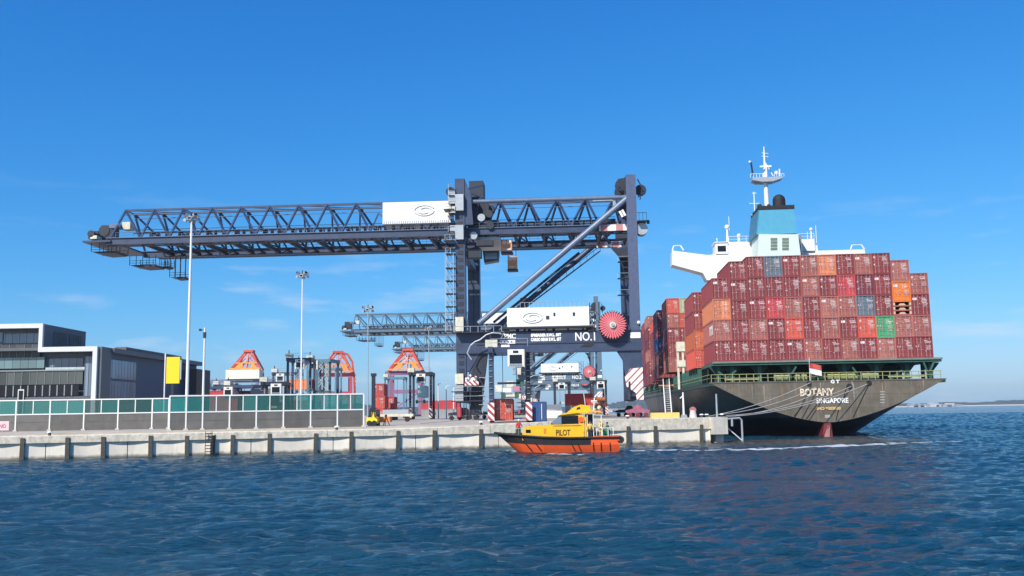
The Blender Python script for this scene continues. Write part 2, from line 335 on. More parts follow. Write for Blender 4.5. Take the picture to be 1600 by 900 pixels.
# ------------------------------------------------------------------ quay wall
def cap_top(u):                            # the coping stands lower in the west and rises past the fence
    u1 = Q.px(600, 670, 0).x; u2 = Q.px(960, 655, 0).x; t = min(1, max(0, (u - u1) / (u2 - u1))); return 2.38 + 0.62 * t * t * (3 - 2*t)
def quay():
    w = thing('quay_wall', 'pale concrete quay wall with brown timber piles along the harbour water', 'quay wall', Q.o, Q.a)
    us = [Q.px(x, 690, -0.4).x for x in (34, 105, 161, 235, 292, 333, 363, 421, 493, 549, 622, 679, 752, 809, 877, 928, 983, 1026, 1098)]
    pre = [us[0] - 4.4*i*1.0 for i in range(30, 0, -1)]; us = pre + us
    pm = MB().box(-0.2, 0.2, -0.24, 0.3, -1.6, 2.12).mesh('pile', pile_m)
    for u in us:
        part('pile', pm, None, w, (u, rnd.uniform(-.04, .04), rnd.uniform(-.05, .08)), (rnd.uniform(-.01, .01), rnd.uniform(-.02, .02), 0))
    ends = us + [U_END - 0.2]
    for i, (a, b) in enumerate(zip(ends, ends[1:])):      # slightly hollow facing panels between the piles
        cuts = [(a, b)] if (b - a) < 3.6 or i % 2 else [(a, (a+b)/2 - 0.04), ((a+b)/2 + 0.04, b)]
        for c0, c1 in cuts:
            mb = MB(); n = 8; vs = []
            for k in range(n+1):
                x = c0 + (c1-c0)*k/n; t = (x-a)/(b-a); y = 0.0 + 0.20*math.sin(math.pi*t)
                vs += [(x, y, -1.8), (x, y, 1.68), (x, 0.95, 1.68), (x, 0.95, -1.8)]
            fs = [(4*k, 4*k+4, 4*k+5, 4*k+1) for k in range(n)] + [(4*k+1, 4*k+5, 4*k+6, 4*k+2) for k in range(n)] + [(0, 1, 2, 3), (4*n, 4*n+3, 4*n+2, 4*n+1)]
            part('panel', mb.add(vs, fs), panel_mat(), w)
    u = ends[0]
    while u < U_END - 0.1:                                # coping blocks
        v = min(u + 6.0, U_END)
        n = 6; vs = []
        for k in range(n+1):
            x = u + 0.02 + (v-u-0.04)*k/n; t = cap_top(x); vs += [(x, -0.14, 1.66), (x, -0.14, t - 0.05), (x, -0.08, t), (x, 1.0, t), (x, 1.6, max(GZ + 0.01, t*0 + GZ + 0.01)), (x, 1.6, 1.66)]
        fs = [(6*k+j, 6*k+6+j, 6*k+6+(j+1) % 6, 6*k+(j+1) % 6) for k in range(n) for j in range(6)] + [(5, 4, 3, 2, 1, 0), tuple(6*n+j for j in range(6))]
        part('coping', MB().add(vs, fs), coping_m, w); u = v
    part('seawall', MB().box(ends[0], U_END, 0.97, 3, -3, 1.6), concrete, w)
    # rope fenders slung in front of a few panels
    lad = thing('ladder', 'black safety ladder let into the quay wall', 'ladder', Q.w((Q.px(326, 690, -0.45).x, -0.45, 0)), Q.a)
    part('rail', MB().box(-0.36, -0.30, -0.05, 0.05, -0.4, 2.5), black, lad); part('rail', MB().box(0.30, 0.36, -0.05, 0.05, -0.4, 2.5), black, lad)
    rg = MB().box(-0.3, 0.3, -0.04, 0.04, -0.045, 0.045).mesh('rung', black)
    for k in range(9): part('rung', rg, None, lad, (0, 0, -0.2 + 0.31*k))
    # end block and the mooring frame beyond it
    o = Q.w((U_END, 0, 0)); b = thing('quay_end_block', 'square pale concrete corner block closing the quay', 'concrete block', o, Q.a)
    u0 = Q.px(1114, 670, -0.6).x - U_END; u1 = Q.px(1136.5, 670, -0.6).x - U_END
    part('block', MB().box(u0, u1, -0.75, 1.6, 1.0, 3.0), concrete, b); part('foot', MB().box(u0 + 0.8, u1 - 0.1, 0.3, 1.5, -2, 1.0), concrete, b)
    f = thing('fender_frame', 'pale steel pipe frame braced into the water at the quay corner', 'steel frame', Q.w((U_END + u1, 0.2, 0)), Q.a)
    e = Q.px(1159, 660, 0.2).x - U_END - u1
    part('top_rail', MB().tube((0, 0, 2.75), (e - 0.25, 0, 2.85), 0.12), galv, f, smooth=True)
    part('post', MB().tube((e, 0, 2.65), (e, 0, -1.5), 0.12), galv, f, smooth=True); part('bend', MB().tube((e - 0.27, 0, 2.85), (e, 0, 2.6), 0.12), galv, f, smooth=True)
    part('brace', MB().tube((0.05, 0, 2.0), (e - 0.1, 0, 0.2), 0.075), white, f); part('sleeve', MB().tube((e*0.45, 0, 2.78), (e*0.45, 0, 1.9), 0.14), galv, f, smooth=True)
def panel_mat():
    m = MATS.get('stained_quay_panel')
    if m: return m
    m = paint('stained_quay_panel', (0.74, 0.68, 0.58), 0.9, var=0.10, scale=0.7, dirt=(0.42, 0.38, 0.31), streak=0.5, bump=0.25, rand=0.08)
    n = m.node_tree.nodes; l = m.node_tree.links; b = n['Principled BSDF']; src = b.inputs['Base Color'].links[0].from_socket
    c = n.new('ShaderNodeTexCoord'); s = n.new('ShaderNodeSeparateXYZ'); l.new(c.outputs['Object'], s.inputs[0])
    no = n.new('ShaderNodeTexNoise'); no.inputs['Scale'].default_value = 1.2; no.inputs['Detail'].default_value = 6; l.new(c.outputs['Object'], no.inputs['Vector'])
    a = n.new('ShaderNodeMath'); a.operation = 'MULTIPLY_ADD'; a.inputs[1].default_value = 0.5; l.new(no.outputs['Fac'], a.inputs[0]); a.inputs[2].default_value = -0.25
    z = n.new('ShaderNodeMath'); z.operation = 'SUBTRACT'; l.new(s.outputs['Z'], z.inputs[0]); l.new(a.outputs[0], z.inputs[1])
    r = n.new('ShaderNodeMapRange'); r.inputs[1].default_value = 0.12; r.inputs[2].default_value = 0.42; r.inputs[3].default_value = 0.85; r.inputs[4].default_value = 0.0; l.new(z.outputs[0], r.inputs[0])
    x = n.new('ShaderNodeMixRGB'); x.inputs[2].default_value = (0.07, 0.07, 0.04, 1); l.new(r.outputs[0], x.inputs[0]); l.new(src, x.inputs[1]); l.new(x.outputs[0], b.inputs['Base Color'])
    return m
quay()

# ------------------------------------------------------------------ glazed windbreak fences
def fence(label, posts, halves, top, mid, base, D, panecol):
    xs = sorted(posts)
    def lin(ab, x): return ab[0] + (ab[1]-ab[0]) * (x - xs[0]) / (xs[-1] - xs[0])
    def at(x, which): return P(x, lin(which, x), lin(D, x))
    o = at(xs[0], base); t = thing('windbreak_fence', label, 'fence', (o.x, o.y, GZ))
    def G(x):
        b = at(x, base); return b, at(x, mid).z, at(x, top).z
    b0, m0, t0 = G(xs[0]); b1, m1, t1 = G(xs[-1]); dirv = Vector((b1.x-b0.x, b1.y-b0.y, 0)); ln = dirv.length; dirv.normalize(); ang = math.atan2(dirv.y, dirv.x)
    zm = (m0+m1)/2 - GZ; zt = (t0+t1)/2 - GZ; t.rotation_euler = (0, 0, ang); fr = Fr((o.x, o.y, GZ), ang)
    ux = {x: fr.px(x, lin(base, x), 0).x for x in posts + halves}
    hp = 0.075
    pm = MB().box(-hp, hp, -hp, hp, -0.3, zt + 0.02).mesh('post', white); fm = MB().box(-0.22, 0.22, -0.22, 0.22, 0, 0.22).mesh('footing', concrete)
    for x in posts:
        p = part('post', pm, None, t, (ux[x], 0, 0)); part('footing', fm, None, p, (0, 0, -0.05))
    hm = MB().box(-0.05, 0.05, -0.05, 0.05, zm + 0.07, zt - 0.07).mesh('mullion', white)
    for x in halves: part('mullion', hm, None, t, (ux[x], 0, 0))
    allx = sorted(posts + halves)
    part('top_rail', MB().box(0, ln, -0.085, 0.085, zt - 0.08, zt + 0.06), white, t); part('mid_rail', MB().box(0, ln, -0.085, 0.085, zm - 0.06, zm + 0.07), white, t)
    for a, b in zip(allx, allx[1:]):
        part('pane', MB().box(ux[a] + 0.06, ux[b] - 0.06, -0.012, 0.012, zm + 0.08, zt - 0.09), panecol, t)
    ps = sorted(posts)
    for a, b in zip(ps, ps[1:]):
        part('panel', MB().box(ux[a] + 0.08, ux[b] - 0.08, -0.03, 0.03, 0.0, zm - 0.07), solid, t)
        part('batten', MB().box(ux[a] + 0.08, ux[b] - 0.08, -0.05, -0.031, zm*0.52, zm*0.52 + 0.05), solid, t)
    return t, fr, ux, zt, zm
solid = paint('dark_grey_solid_panel', (0.125, 0.118, 0.108), 0.6, var=0.2, scale=0.8, rand=0.15, dirt=(0.16, 0.15, 0.13), streak=0.6)
p1 = [23.6 - 53.3*k for k in range(9, 0, -1)] + [23.6, 77, 130.3, 183.6, 237]
fence('green glazed fence over dark grey panels below the office building, on footings', p1 + [263], [x + 26.6 for x in p1[:-1]], (627+8.5, 619.5), (650.5+8, 641.5), (683, 671.5), (112.5, 118), pane_teal)
FT, FF, FU, FZT, FZM = fence('green glazed fence over dark grey panels ending beside the yellow loader', [264, 290, 316, 358, 400, 442.5, 485, 527, 568], [337, 379, 421, 463.5, 506, 547.5], (621, 613), (646, 638.5), (677, 668), (102.6, 107.6), pane_teal)
for k in range(1, 6):      # the return at its open end, slatted
    part('return_slat', MB().box(FU[568] - 0.04, FU[568] + 0.04, 0.35*k, 0.35*k + 0.22, 0, FZM - 0.1), solid, FT)
sg = thing('warning_sign', 'small pinkish warning notice standing at the foot of the first fence', 'sign', P(5, 676, 111))
part('board', MB().box(-0.95, 0.62, -0.02, 0.02, 0.25, 1.3), paint('pale_pink_sign', (0.72, 0.50, 0.52), 0.6), sg)
part('post', MB().box(-0.2, -0.12, 0.021, 0.08, -0.6, 1.25), galv, sg)
text('lettering', 'NO', 0.62, paint('dull_red_print', (0.35, 0.08, 0.12), 0.6), sg, (-0.45, -0.03, 0.52), 0.75)

# ------------------------------------------------------------------ terminal office building
def office():
    B = Fr((P(0, 620, 140).x, 140, GZ), 0.0)
    t = thing('office_building', 'dark two level terminal office with stepped white frame and glass front', 'building', B.o)
    z = lambda x, y: B.px(x, y, 0).z
    x = lambda px: B.px(px, 560, 0).x
    XL = x(-200); xa = x(60); xb = x(64.5); xc = x(145.5); xd = x(152.5)
    zt = z(30, 506); zt0 = z(30, 513); zl1 = z(100, 542); zl0 = z(100, 549.5); zb = 0.0
    clad = paint('dark_grey_cladding', (0.11, 0.12, 0.135), 0.5, var=0.12, scale=0.8, dirt=(0.075, 0.08, 0.09), streak=0.3)
    trim = paint('white_trim', (0.66, 0.66, 0.68), 0.5, var=0.05)
    part('upper_wall', MB().box(XL, xb - 0.05, 2.0, 14, zl1 - 0.5, zt0 + 0.3), clad, t)
    part('side_wall', MB().box(xb - 0.04, xb + 0.12, 0.2, 14, zl1 + 0.02, zt - 0.06), clad, t)
    part('lower_wall', MB().box(XL, xd - 0.1, 2.4, 30, zb, zl1 - 0.55), clad, t)
    part('upper_roof', MB().box(XL, xb + 0.1, 0.21, 14.1, zt0 + 0.32, zt - 0.07), clad, t)
    part('lower_roof', MB().box(XL, xd + 0.02, 0.21, 30, zl1 - 0.45, zl1 - 0.05), clad, t)
    part('white_frame', MB().box(XL, xb + 0.14, -0.25, 0.2, zt0, zt), trim, t)
    part('white_frame', MB().box(xa, xb + 0.14, -0.251, 0.2, zl0, zt0 - 0.003), trim, t)
    part('white_frame', MB().box(xb + 0.143, xd, -0.25, 0.2, zl0, zl1), trim, t)
    part('white_frame', MB().box(xc, xd, -0.249, 0.2, zb, zl0 - 0.003), trim, t)
    part('soffit', MB().box(XL, xa - 0.02, 0.2, 2.0, zt0 + 0.02, zt0 + 0.3), clad, t); part('soffit', MB().box(xb, xc - 0.02, 0.2, 2.4, zl0 + 0.02, zl0 + 0.3), clad, t)
    # upper window band and spandrel
    def row(px0, px1, n, ya, yb, v, mat, gap=0.07, name='window', frame=None):
        a = B.px(px0, 560, v).x; b = B.px(px1, 560, v).x; w = (b-a)/n; za = B.px((px0+px1)/2, ya, v).z; zb_ = B.px((px0+px1)/2, yb, v).z
        for k in range(n):
            part(name, MB().box(a + k*w + gap/2, a + (k+1)*w - gap/2, v - 0.05, v, zb_, za), mat, t)
            if frame: part('mullion', MB().box(a + k*w - gap/2, a + k*w + gap/2, v - 0.12, v - 0.02, zb_, za), frame, t)
    mul = paint('aluminium_mullion', (0.30, 0.32, 0.33), 0.4, metal=0.4, var=0.05)
    row(6, 62, 5, 521, 536, 1.98, pane_blue, 0.12, frame=mul); row(-180, 3, 14, 521, 536, 1.98, pane_blue, 0.12, frame=mul)
    row(3, 62, 5, 538.5, 560, 1.90, pane_grey, 0.05, 'facade_panel', mul)
    row(-180, 3, 14, 538.5, 560, 1.90, pane_grey, 0.05, 'facade_panel', mul)
    row(72, 131, 5, 560, 573.5, 2.35, pane_blue, 0.12, frame=mul)
    row(-180, 70, 20, 560, 577, 1.6, glass('balcony_glass', (0.15, 0.24, 0.25), 0.1, 0.8), 0.04, 'balcony_pane'); row(72, 133, 5, 573.8, 577.5, 1.6, paint('pale_sill', (0.42, 0.5, 0.5), 0.5), 0.02, 'balcony_pane')
    part('slab_edge', MB().box(XL, B.px(133, 560, 1.4).x, 1.3, 2.4, B.px(60, 580, 1.4).z, B.px(60, 578, 1.4).z), mul, t)
    row(1, 131, 11, 580.5, 601, 1.5, pane_grey, 0.05, 'facade_panel', mul); row(-180, 0, 15, 580.5, 601, 1.5, pane_grey, 0.05, 'facade_panel', mul)
    row(1, 126, 11, 602, 619, 1.45, pane_dark, 0.16, frame=mul); row(-180, 0, 15, 602, 619, 1.45, pane_dark, 0.16, frame=mul)
    row(134, 144.5, 2, 557, 619, 1.5, pane_blue, 0.06, 'glazing_bay', mul)
    part('base_wall', MB().box(XL, xc - 0.02, 1.51, 2.39, 0, B.px(60, 620, 1.5).z), clad, t)
    dd = part('door', MB().box(x(23.5), x(33), 1.28, 1.36, 0, z(28, 608)), trim, t); part('pane', MB().box(x(25), x(31.7), 1.25, 1.279, 0.6, z(28, 610)), pane_dark, dd)
    # upper block side: two louvred bays
    for (q0, q1) in ((84.5, 105), (109, 127)):
        sf = Fr((B.o.x + xb + 0.12, 140, GZ), R(90))
        def sp_(px, y):     # point on the side wall, as depth and height
            d = ray(px, y); s = (B.o.x + xb + 0.13 - EYE.x) / d.x; p = EYE + d*s; return p.y - 140, p.z - GZ
        a, za = sp_(q0, 518); b, zb2 = sp_(q1, 538); zlo = zl1 + 0.3; zhi = zt - 0.9; b = min(b, 13.5); n = 7; w = (b-a)/n
        for k in range(n): part('louvre', MB().box(xb + 0.121, xb + 0.2, a + k*w + 0.06, a + (k+1)*w - 0.06, zlo, zhi), solid, t)
    # long east side of the lower block
    ex = xd; zt2 = zl1
    part('east_wall', MB().box(xd - 0.25, xd - 0.02, 0.201, 44, 0, zt2 - 0.5), paint('deep_blue_cladding', (0.045, 0.07, 0.125), 0.5, var=0.1), t)
    part('fin_wall', MB().box(xd - 0.02, xd + 0.5, 0.21, 3.6, 0, zt2 - 0.02), clad, t)
    part('eaves', MB().box(xd - 0.2, xd + 0.9, 3.65, 44.5, zt2 - 0.75, zt2 - 0.02), clad, t)
    part('parapet', MB().box(xd - 1.2, xd + 0.5, 9, 34, zt2 - 0.018, zt2 + 0.5), solid, t)
    n = 9
    for r_, (f0, f1) in enumerate(((0.67, 0.93), (0.35, 0.64), (0.02, 0.33))):
        for k in range(n):
            y0 = 3.9 + k*1.16; part('window', MB().box(xd + 0.03, xd + 0.09, y0 + 0.05, y0 + 1.11, (zt2-0.9)*f0, (zt2-0.9)*f1), pane_blue if r_ != 1 else pane_grey2, t)
    part('annex', MB().box(xd - 6, xd + 2.0, 38, 46, 0, zt2 - 1.6), paint('brown_grey_annex', (0.07, 0.055, 0.05), 0.6), t)
pane_grey2 = glass('slate_window_glass', (0.10, 0.14, 0.20), 0.2)
office()

# green verge between the building and the first fence
sh = structure('verge', MB().box(P(-200, 640, 122).x, P(150, 640, 122).x, 123, 128, GZ, GZ + 1.2), paint('pale_green_terrace', (0.22, 0.50, 0.36), 0.7, var=0.08))
def elements():
    s = thing('yellow_sign_board', 'tall blank bright yellow sign board standing beside the office', 'sign board', (P(270, 640, 128).x, 128, GZ))
    f = Fr(s.location, 0); a = f.px(261, 558, 0); b = f.px(280.5, 599, 0)
    part('board', MB().box(a.x, b.x, -0.15, 0.15, b.z, a.z), paint('sign_yellow', (0.86, 0.62, 0.01), 0.5, var=0.03), s); part('post', MB().box(a.x + 0.7, a.x + 1.0, -0.1, 0.1, 0, b.z - 0.01), dark, s)
    part('side_panel', MB().box(b.x + 0.02, b.x + 0.2, -0.1, 0.1, b.z + 0.5, a.z - 0.4), galv, s)
    pl = single('white_pole', MB().tube((0, 0, 0), (0, 0, P(257, 552, 121).z - GZ), 0.09, 8), white, 'thin white pole just left of the yellow sign board', 'pole', (P(256, 640, 121).x, 121, GZ), smooth=True)
    def mast(px, pyb, D, top, label, heads=6, r=0.22, head_px=None, col=white, hs=1.0):
        b = P(px, pyb, D); t = thing('floodlight_mast', label, 'light mast', (b.x, D, GZ)); h = P(px, top, D).z - GZ
        # lean of the picture is the camera's; the mast stands plumb
        part('pole', MB().tube((0, 0, -0.1), (0, 0, h), r, 10, r*0.55), col, t, smooth=True)
        if heads:
            part('ring', MB().tube((0, 0, h), (0, 0, h + 0.16*hs), 0.75*hs, 12), galv, t)
            part('finial', MB().tube((0, 0, h + 0.16), (0, 0, h + 0.9*hs), 0.07), dark, t)
            lm = MB().box(-0.30*hs, 0.30*hs, -0.18, 0.14, -0.26*hs, 0.2*hs).mesh('floodlight', galv); ln = MB().box(-0.25*hs, 0.25*hs, -0.21, -0.185, -0.2*hs, 0.15*hs).mesh('lens', pane_dark)
            for k in range(heads):
                a = 2*math.pi*k/heads; l_ = part('floodlight', lm, None, t, (math.sin(a)*0.95*hs, -math.cos(a)*0.95*hs, h + (0.35 if k % 2 else -0.3)*hs), (R(-25), 0, a)); part('lens', ln, None, l_)
        return t
    G = 'tall floodlight masts of the terminal'
    m1 = mast(290.5, 676, 104.5, 341, 'tallest white floodlight mast, standing at the second fence', 8, 0.20, hs=0.72); m1['group'] = G
    m2 = mast(470, 640, 165, 430, 'slim white floodlight mast behind the second fence, round lamp crown', 8, 0.16, hs=0.95); m2['group'] = G
    m3 = mast(574.5, 652, 190, 483, 'floodlight mast above the fence end, in front of a far boom tip', 6, 0.15, col=galv); m3['group'] = G
    m4 = mast(670.5, 650, 260, 513, 'thin pale floodlight mast behind the white-cabbed straddle carrier', 6, 0.17, col=galv); m4['group'] = G
    c = thing('camera_pole', 'white pole with small cameras on top, left part of the second fence', 'camera pole', (P(316, 676, 104).x, 104, GZ)); h = P(318, 512, 104).z - GZ
    part('pole', MB().tube((0, 0, 0), (0, 0, h), 0.16, 10, 0.09), white, c, smooth=True)
    part('bracket', MB().beam((-0.45, 0, h - 0.25), (0.1, 0, h - 0.25), 0.06), dark, c); part('camera_head', MB().box(-0.6, -0.38, -0.15, 0.15, h - 0.35, h - 0.12), dark, c); part('junction_box', MB().box(-0.12, 0.14, -0.18, 0.1, h - 1.1, h - 0.5), dark, c)
    for i, (px, pt, D, lb) in enumerate(((685, 600, 240, 'left one of three slender white posts right of the straddle carrier'), (697.5, 603, 245, 'middle one of three slender white posts right of the straddle carrier'), (709, 606, 250, 'right one of three slender white posts, next to the crane leg'))):
        q = thing('white_post', lb, 'post', (P(px, 650, D).x, D, GZ), 0, 'slender white posts in the yard'); h = P(px, pt, D).z - GZ
        part('pole', MB().tube((0, 0, 0), (0, 0, h), 0.17, 8, 0.12), white, q, smooth=True); part('arm', MB().beam((0, 0, h), (0.9, 0, h + 0.15), 0.1), white, q)
elements()

# ------------------------------------------------------------------ shipping containers
CCOL = {'maroon': (0.25, 0.046, 0.045), 'brown': (0.35, 0.11, 0.085), 'red': (0.52, 0.055, 0.06), 'orange': (0.66, 0.22, 0.10), 'bright orange': (0.86, 0.21, 0.015), 'rust orange': (0.50, 0.12, 0.05),
        'navy': (0.045, 0.07, 0.12), 'slate blue': (0.11, 0.17, 0.21), 'green': (0.07, 0.36, 0.16), 'blue': (0.03, 0.08, 0.22), 'pale green': (0.40, 0.46, 0.30), 'dark maroon': (0.17, 0.035, 0.045), 'scarlet': (0.58, 0.09, 0.055), 'pink brown': (0.40, 0.14, 0.11), 'grey': (0.30, 0.31, 0.30)}
_cm = {}
def cmat(c):
    return paint('container_' + c.replace(' ', '_'), CCOL[c], 0.5, var=0.12, scale=1.2, rand=0.16, dirt=tuple(min(1, k*0.6 + 0.045) for k in CCOL[c]), streak=0.45)
def cmesh(kind, c, L_=12.19, H=2.89):
    key = (kind, c, L_, H)
    if key in _cm: return _cm[key]
    w = 1.219; m = MB(); mat = cmat(c)
    if kind == 'body':
        for sx in (-1, 1):
            for y in (0, L_ - 0.16): m.box(*(sorted((sx*w, sx*(w-0.16)))), y, y+0.16, 0, H)
            m.box(*(sorted((sx*w, sx*(w-0.12)))), 0.16, L_-0.16, 0, 0.17); m.box(*(sorted((sx*w, sx*(w-0.12)))), 0.16, L_-0.16, H-0.13, H)
            n = int(L_ / 0.42); pts = []; dy = (L_-0.32)/n                                  # corrugated side
            for k in range(n):
                y = 0.16 + k*dy; pts += [(y, 0.03), (y+dy*.3, 0.03), (y+dy*.5, 0.085), (y+dy*.8, 0.085)]
            pts.append((L_-0.16, 0.03)); vs = []
            for y, d in pts: vs += [(sx*(w-d), y, 0.17), (sx*(w-d), y, H-0.13)]
            m.add(vs, [(2*i, 2*i+2, 2*i+3, 2*i+1) for i in range(len(pts)-1)])
        m.box(-w+0.16, w-0.16, 0.0, 0.14, 0, 0.15); m.box(-w+0.16, w-0.16, 0.0, 0.14, H-0.13, H)
        m.box(-w+0.16, w-0.16, 0.16, L_-0.05, H-0.10, H-0.04); m.box(-w+0.12, w-0.12, L_-0.1, L_-0.04, 0.0, H-0.13); m.box(-w+0.12, w-0.12, 0.3, L_-0.1, 0.05, 0.15)
    elif kind == 'door':                                                                    # x from 0 to its width
        dw = w - 0.17; m.box(0, dw, 0.13, 0.18, 0.155, H-0.135)
        n = 5; hh = (H-0.29)/n
        for k in range(n): m.box(0.07, dw-0.07, 0.095, 0.13, 0.155+hh*k+0.1, 0.155+hh*(k+1)-0.1)
    me = m.mesh(kind, mat); _cm[key] = me; return me
rod_m = paint('galvanised_lock_rod', (0.46, 0.27, 0.27), 0.45, metal=0.1, var=0.3)
mark_m = paint('worn_white_marking', (0.72, 0.62, 0.60), 0.6, var=0.25, scale=4)
def gear(H):
    key = ('gear', H)
    if key not in _cm:
        m = MB()
        for x in (-0.82, -0.34, 0.34, 0.82):
            m.box(x-0.025, x+0.025, 0.03, 0.085, 0.06, H-0.05)
            for z in (0.25, H*0.4, H*0.7, H-0.25): m.box(x-0.07, x+0.07, 0.02, 0.09, z-0.045, z+0.045)
            m.box(x-0.03, x+0.26, 0.0, 0.028, 1.05, 1.10)
        _cm[key] = m.mesh('lock_rods', rod_m)
    return _cm[key]
def marking(i, H):
    key = ('mark', i, H)
    if key not in _cm:
        m = MB(); r = random.Random(i); Y0, Y1 = 0.078, 0.094
        def q(x0, x1, z0, z1): m.box(x0, x1, Y0, Y1, z0, z1)
        for k in range(2 + i % 3):                          # owner number at the top of the right door, one block per character
            x = 0.14 + 0.1*(k % 2)
            for c_ in range(r.randint(4, 7)): q(x, x+0.075, H-0.64-k*0.2, H-0.52-k*0.2); x += 0.115
        for k in range(r.randint(3, 7)):                    # weight table
            x = 0.42
            while x < 0.9: w_ = r.uniform(0.05, 0.16); q(x, x+w_, H*0.55-k*0.12, H*0.55-k*0.12+0.045); x += w_ + 0.06
        if i % 4 == 0: q(-1.0, -0.45, H-0.80, H-0.5)
        if i % 4 == 1: q(-0.98, -0.72, H-0.7, H-0.45); q(-0.98, -0.78, H*0.42, H*0.42+0.2)
        if i % 4 == 2:
            for k in range(3): q(-1.0+0.16*k, -0.93+0.16*k, H*0.5, H*0.5+0.22)
        if i % 4 == 3: q(-0.95, -0.68, H*0.3, H*0.3+0.09); q(-0.95, -0.75, H*0.62, H*0.62+0.16)
        for k in range(r.randint(4, 9)): x = r.uniform(-1, 0.9); z = r.uniform(0.2, H-0.3); q(x, x + r.uniform(0.04, 0.12), z, z + r.uniform(0.04, 0.08))
        _cm[key] = m.mesh('marking', mark_m)
    return _cm[key]
_ci = [0]
def container(label, col, loc, rz=0.0, H=2.89, L_=12.19, group=None, detail=True, name='shipping_container', plain=False):
    _ci[0] += 1; i = _ci[0]
    t = thing(name, label, 'container', loc, rz, group)
    part('body', cmesh('body', col, L_, H), None, t)
    if plain:
        m = MB(); x = -1.0
        while x < 1.0: m.box(x, x+0.09, -0.0, 0.05, 0.16, H-0.14); x += 0.2
        part('corrugated_end', m.box(-1.05, 1.05, 0.05, 0.1, 0.155, H-0.135), cmat(col), t); part('edge_strip', MB().box(0.62, 0.70, -0.012, -0.001, 0.3, H-0.3), mark_m, t); return t
    if detail:
        d = cmesh('door', col, L_, H); part('door', d, None, t, (-1.049, 0, 0)); part('door', d, None, t, (0.0, 0, 0))
        part('lock_rods', gear(H), None, t, kind='stuff'); part('marking', marking(i % 12, H), None, t, kind='stuff')
    return t

# ------------------------------------------------------------------ the container ship
def hull_paint():      # dark grey topsides, black boot topping that also paints in the overhang's shade, dull red below the load line
    m = hull_m; n = m.node_tree.nodes; l = m.node_tree.links; b = n['Principled BSDF']; src = b.inputs['Base Color'].links[0].from_socket
    c = n.new('ShaderNodeTexCoord'); s = n.new('ShaderNodeSeparateXYZ'); l.new(c.outputs['Object'], s.inputs[0])
    for z, col in ((2.6, (0.012, 0.012, 0.014)), (0.75, (0.11, 0.018, 0.02))):
        g = n.new('ShaderNodeMapRange'); g.inputs[1].default_value = z; g.inputs[2].default_value = z + 0.03; g.inputs[3].default_value = 1; g.inputs[4].default_value = 0; l.new(s.outputs['Z'], g.inputs[0])
        x = n.new('ShaderNodeMixRGB'); x.inputs[2].default_value = (*col, 1); l.new(g.outputs[0], x.inputs[0]); l.new(src, x.inputs[1]); src = x.outputs[0]
    l.new(src, b.inputs['Base Color']); return m
_c = P(1293, 640, 131)
S = Fr((_c.x, 131, 0.0), -SHA)             # x to the right, y towards the bow, z from the waterline
ORD = ['first', 'second', 'third', 'fourth', 'fifth', 'sixth', 'seventh', 'eighth', 'ninth', 'tenth', 'eleventh', 'twelfth']
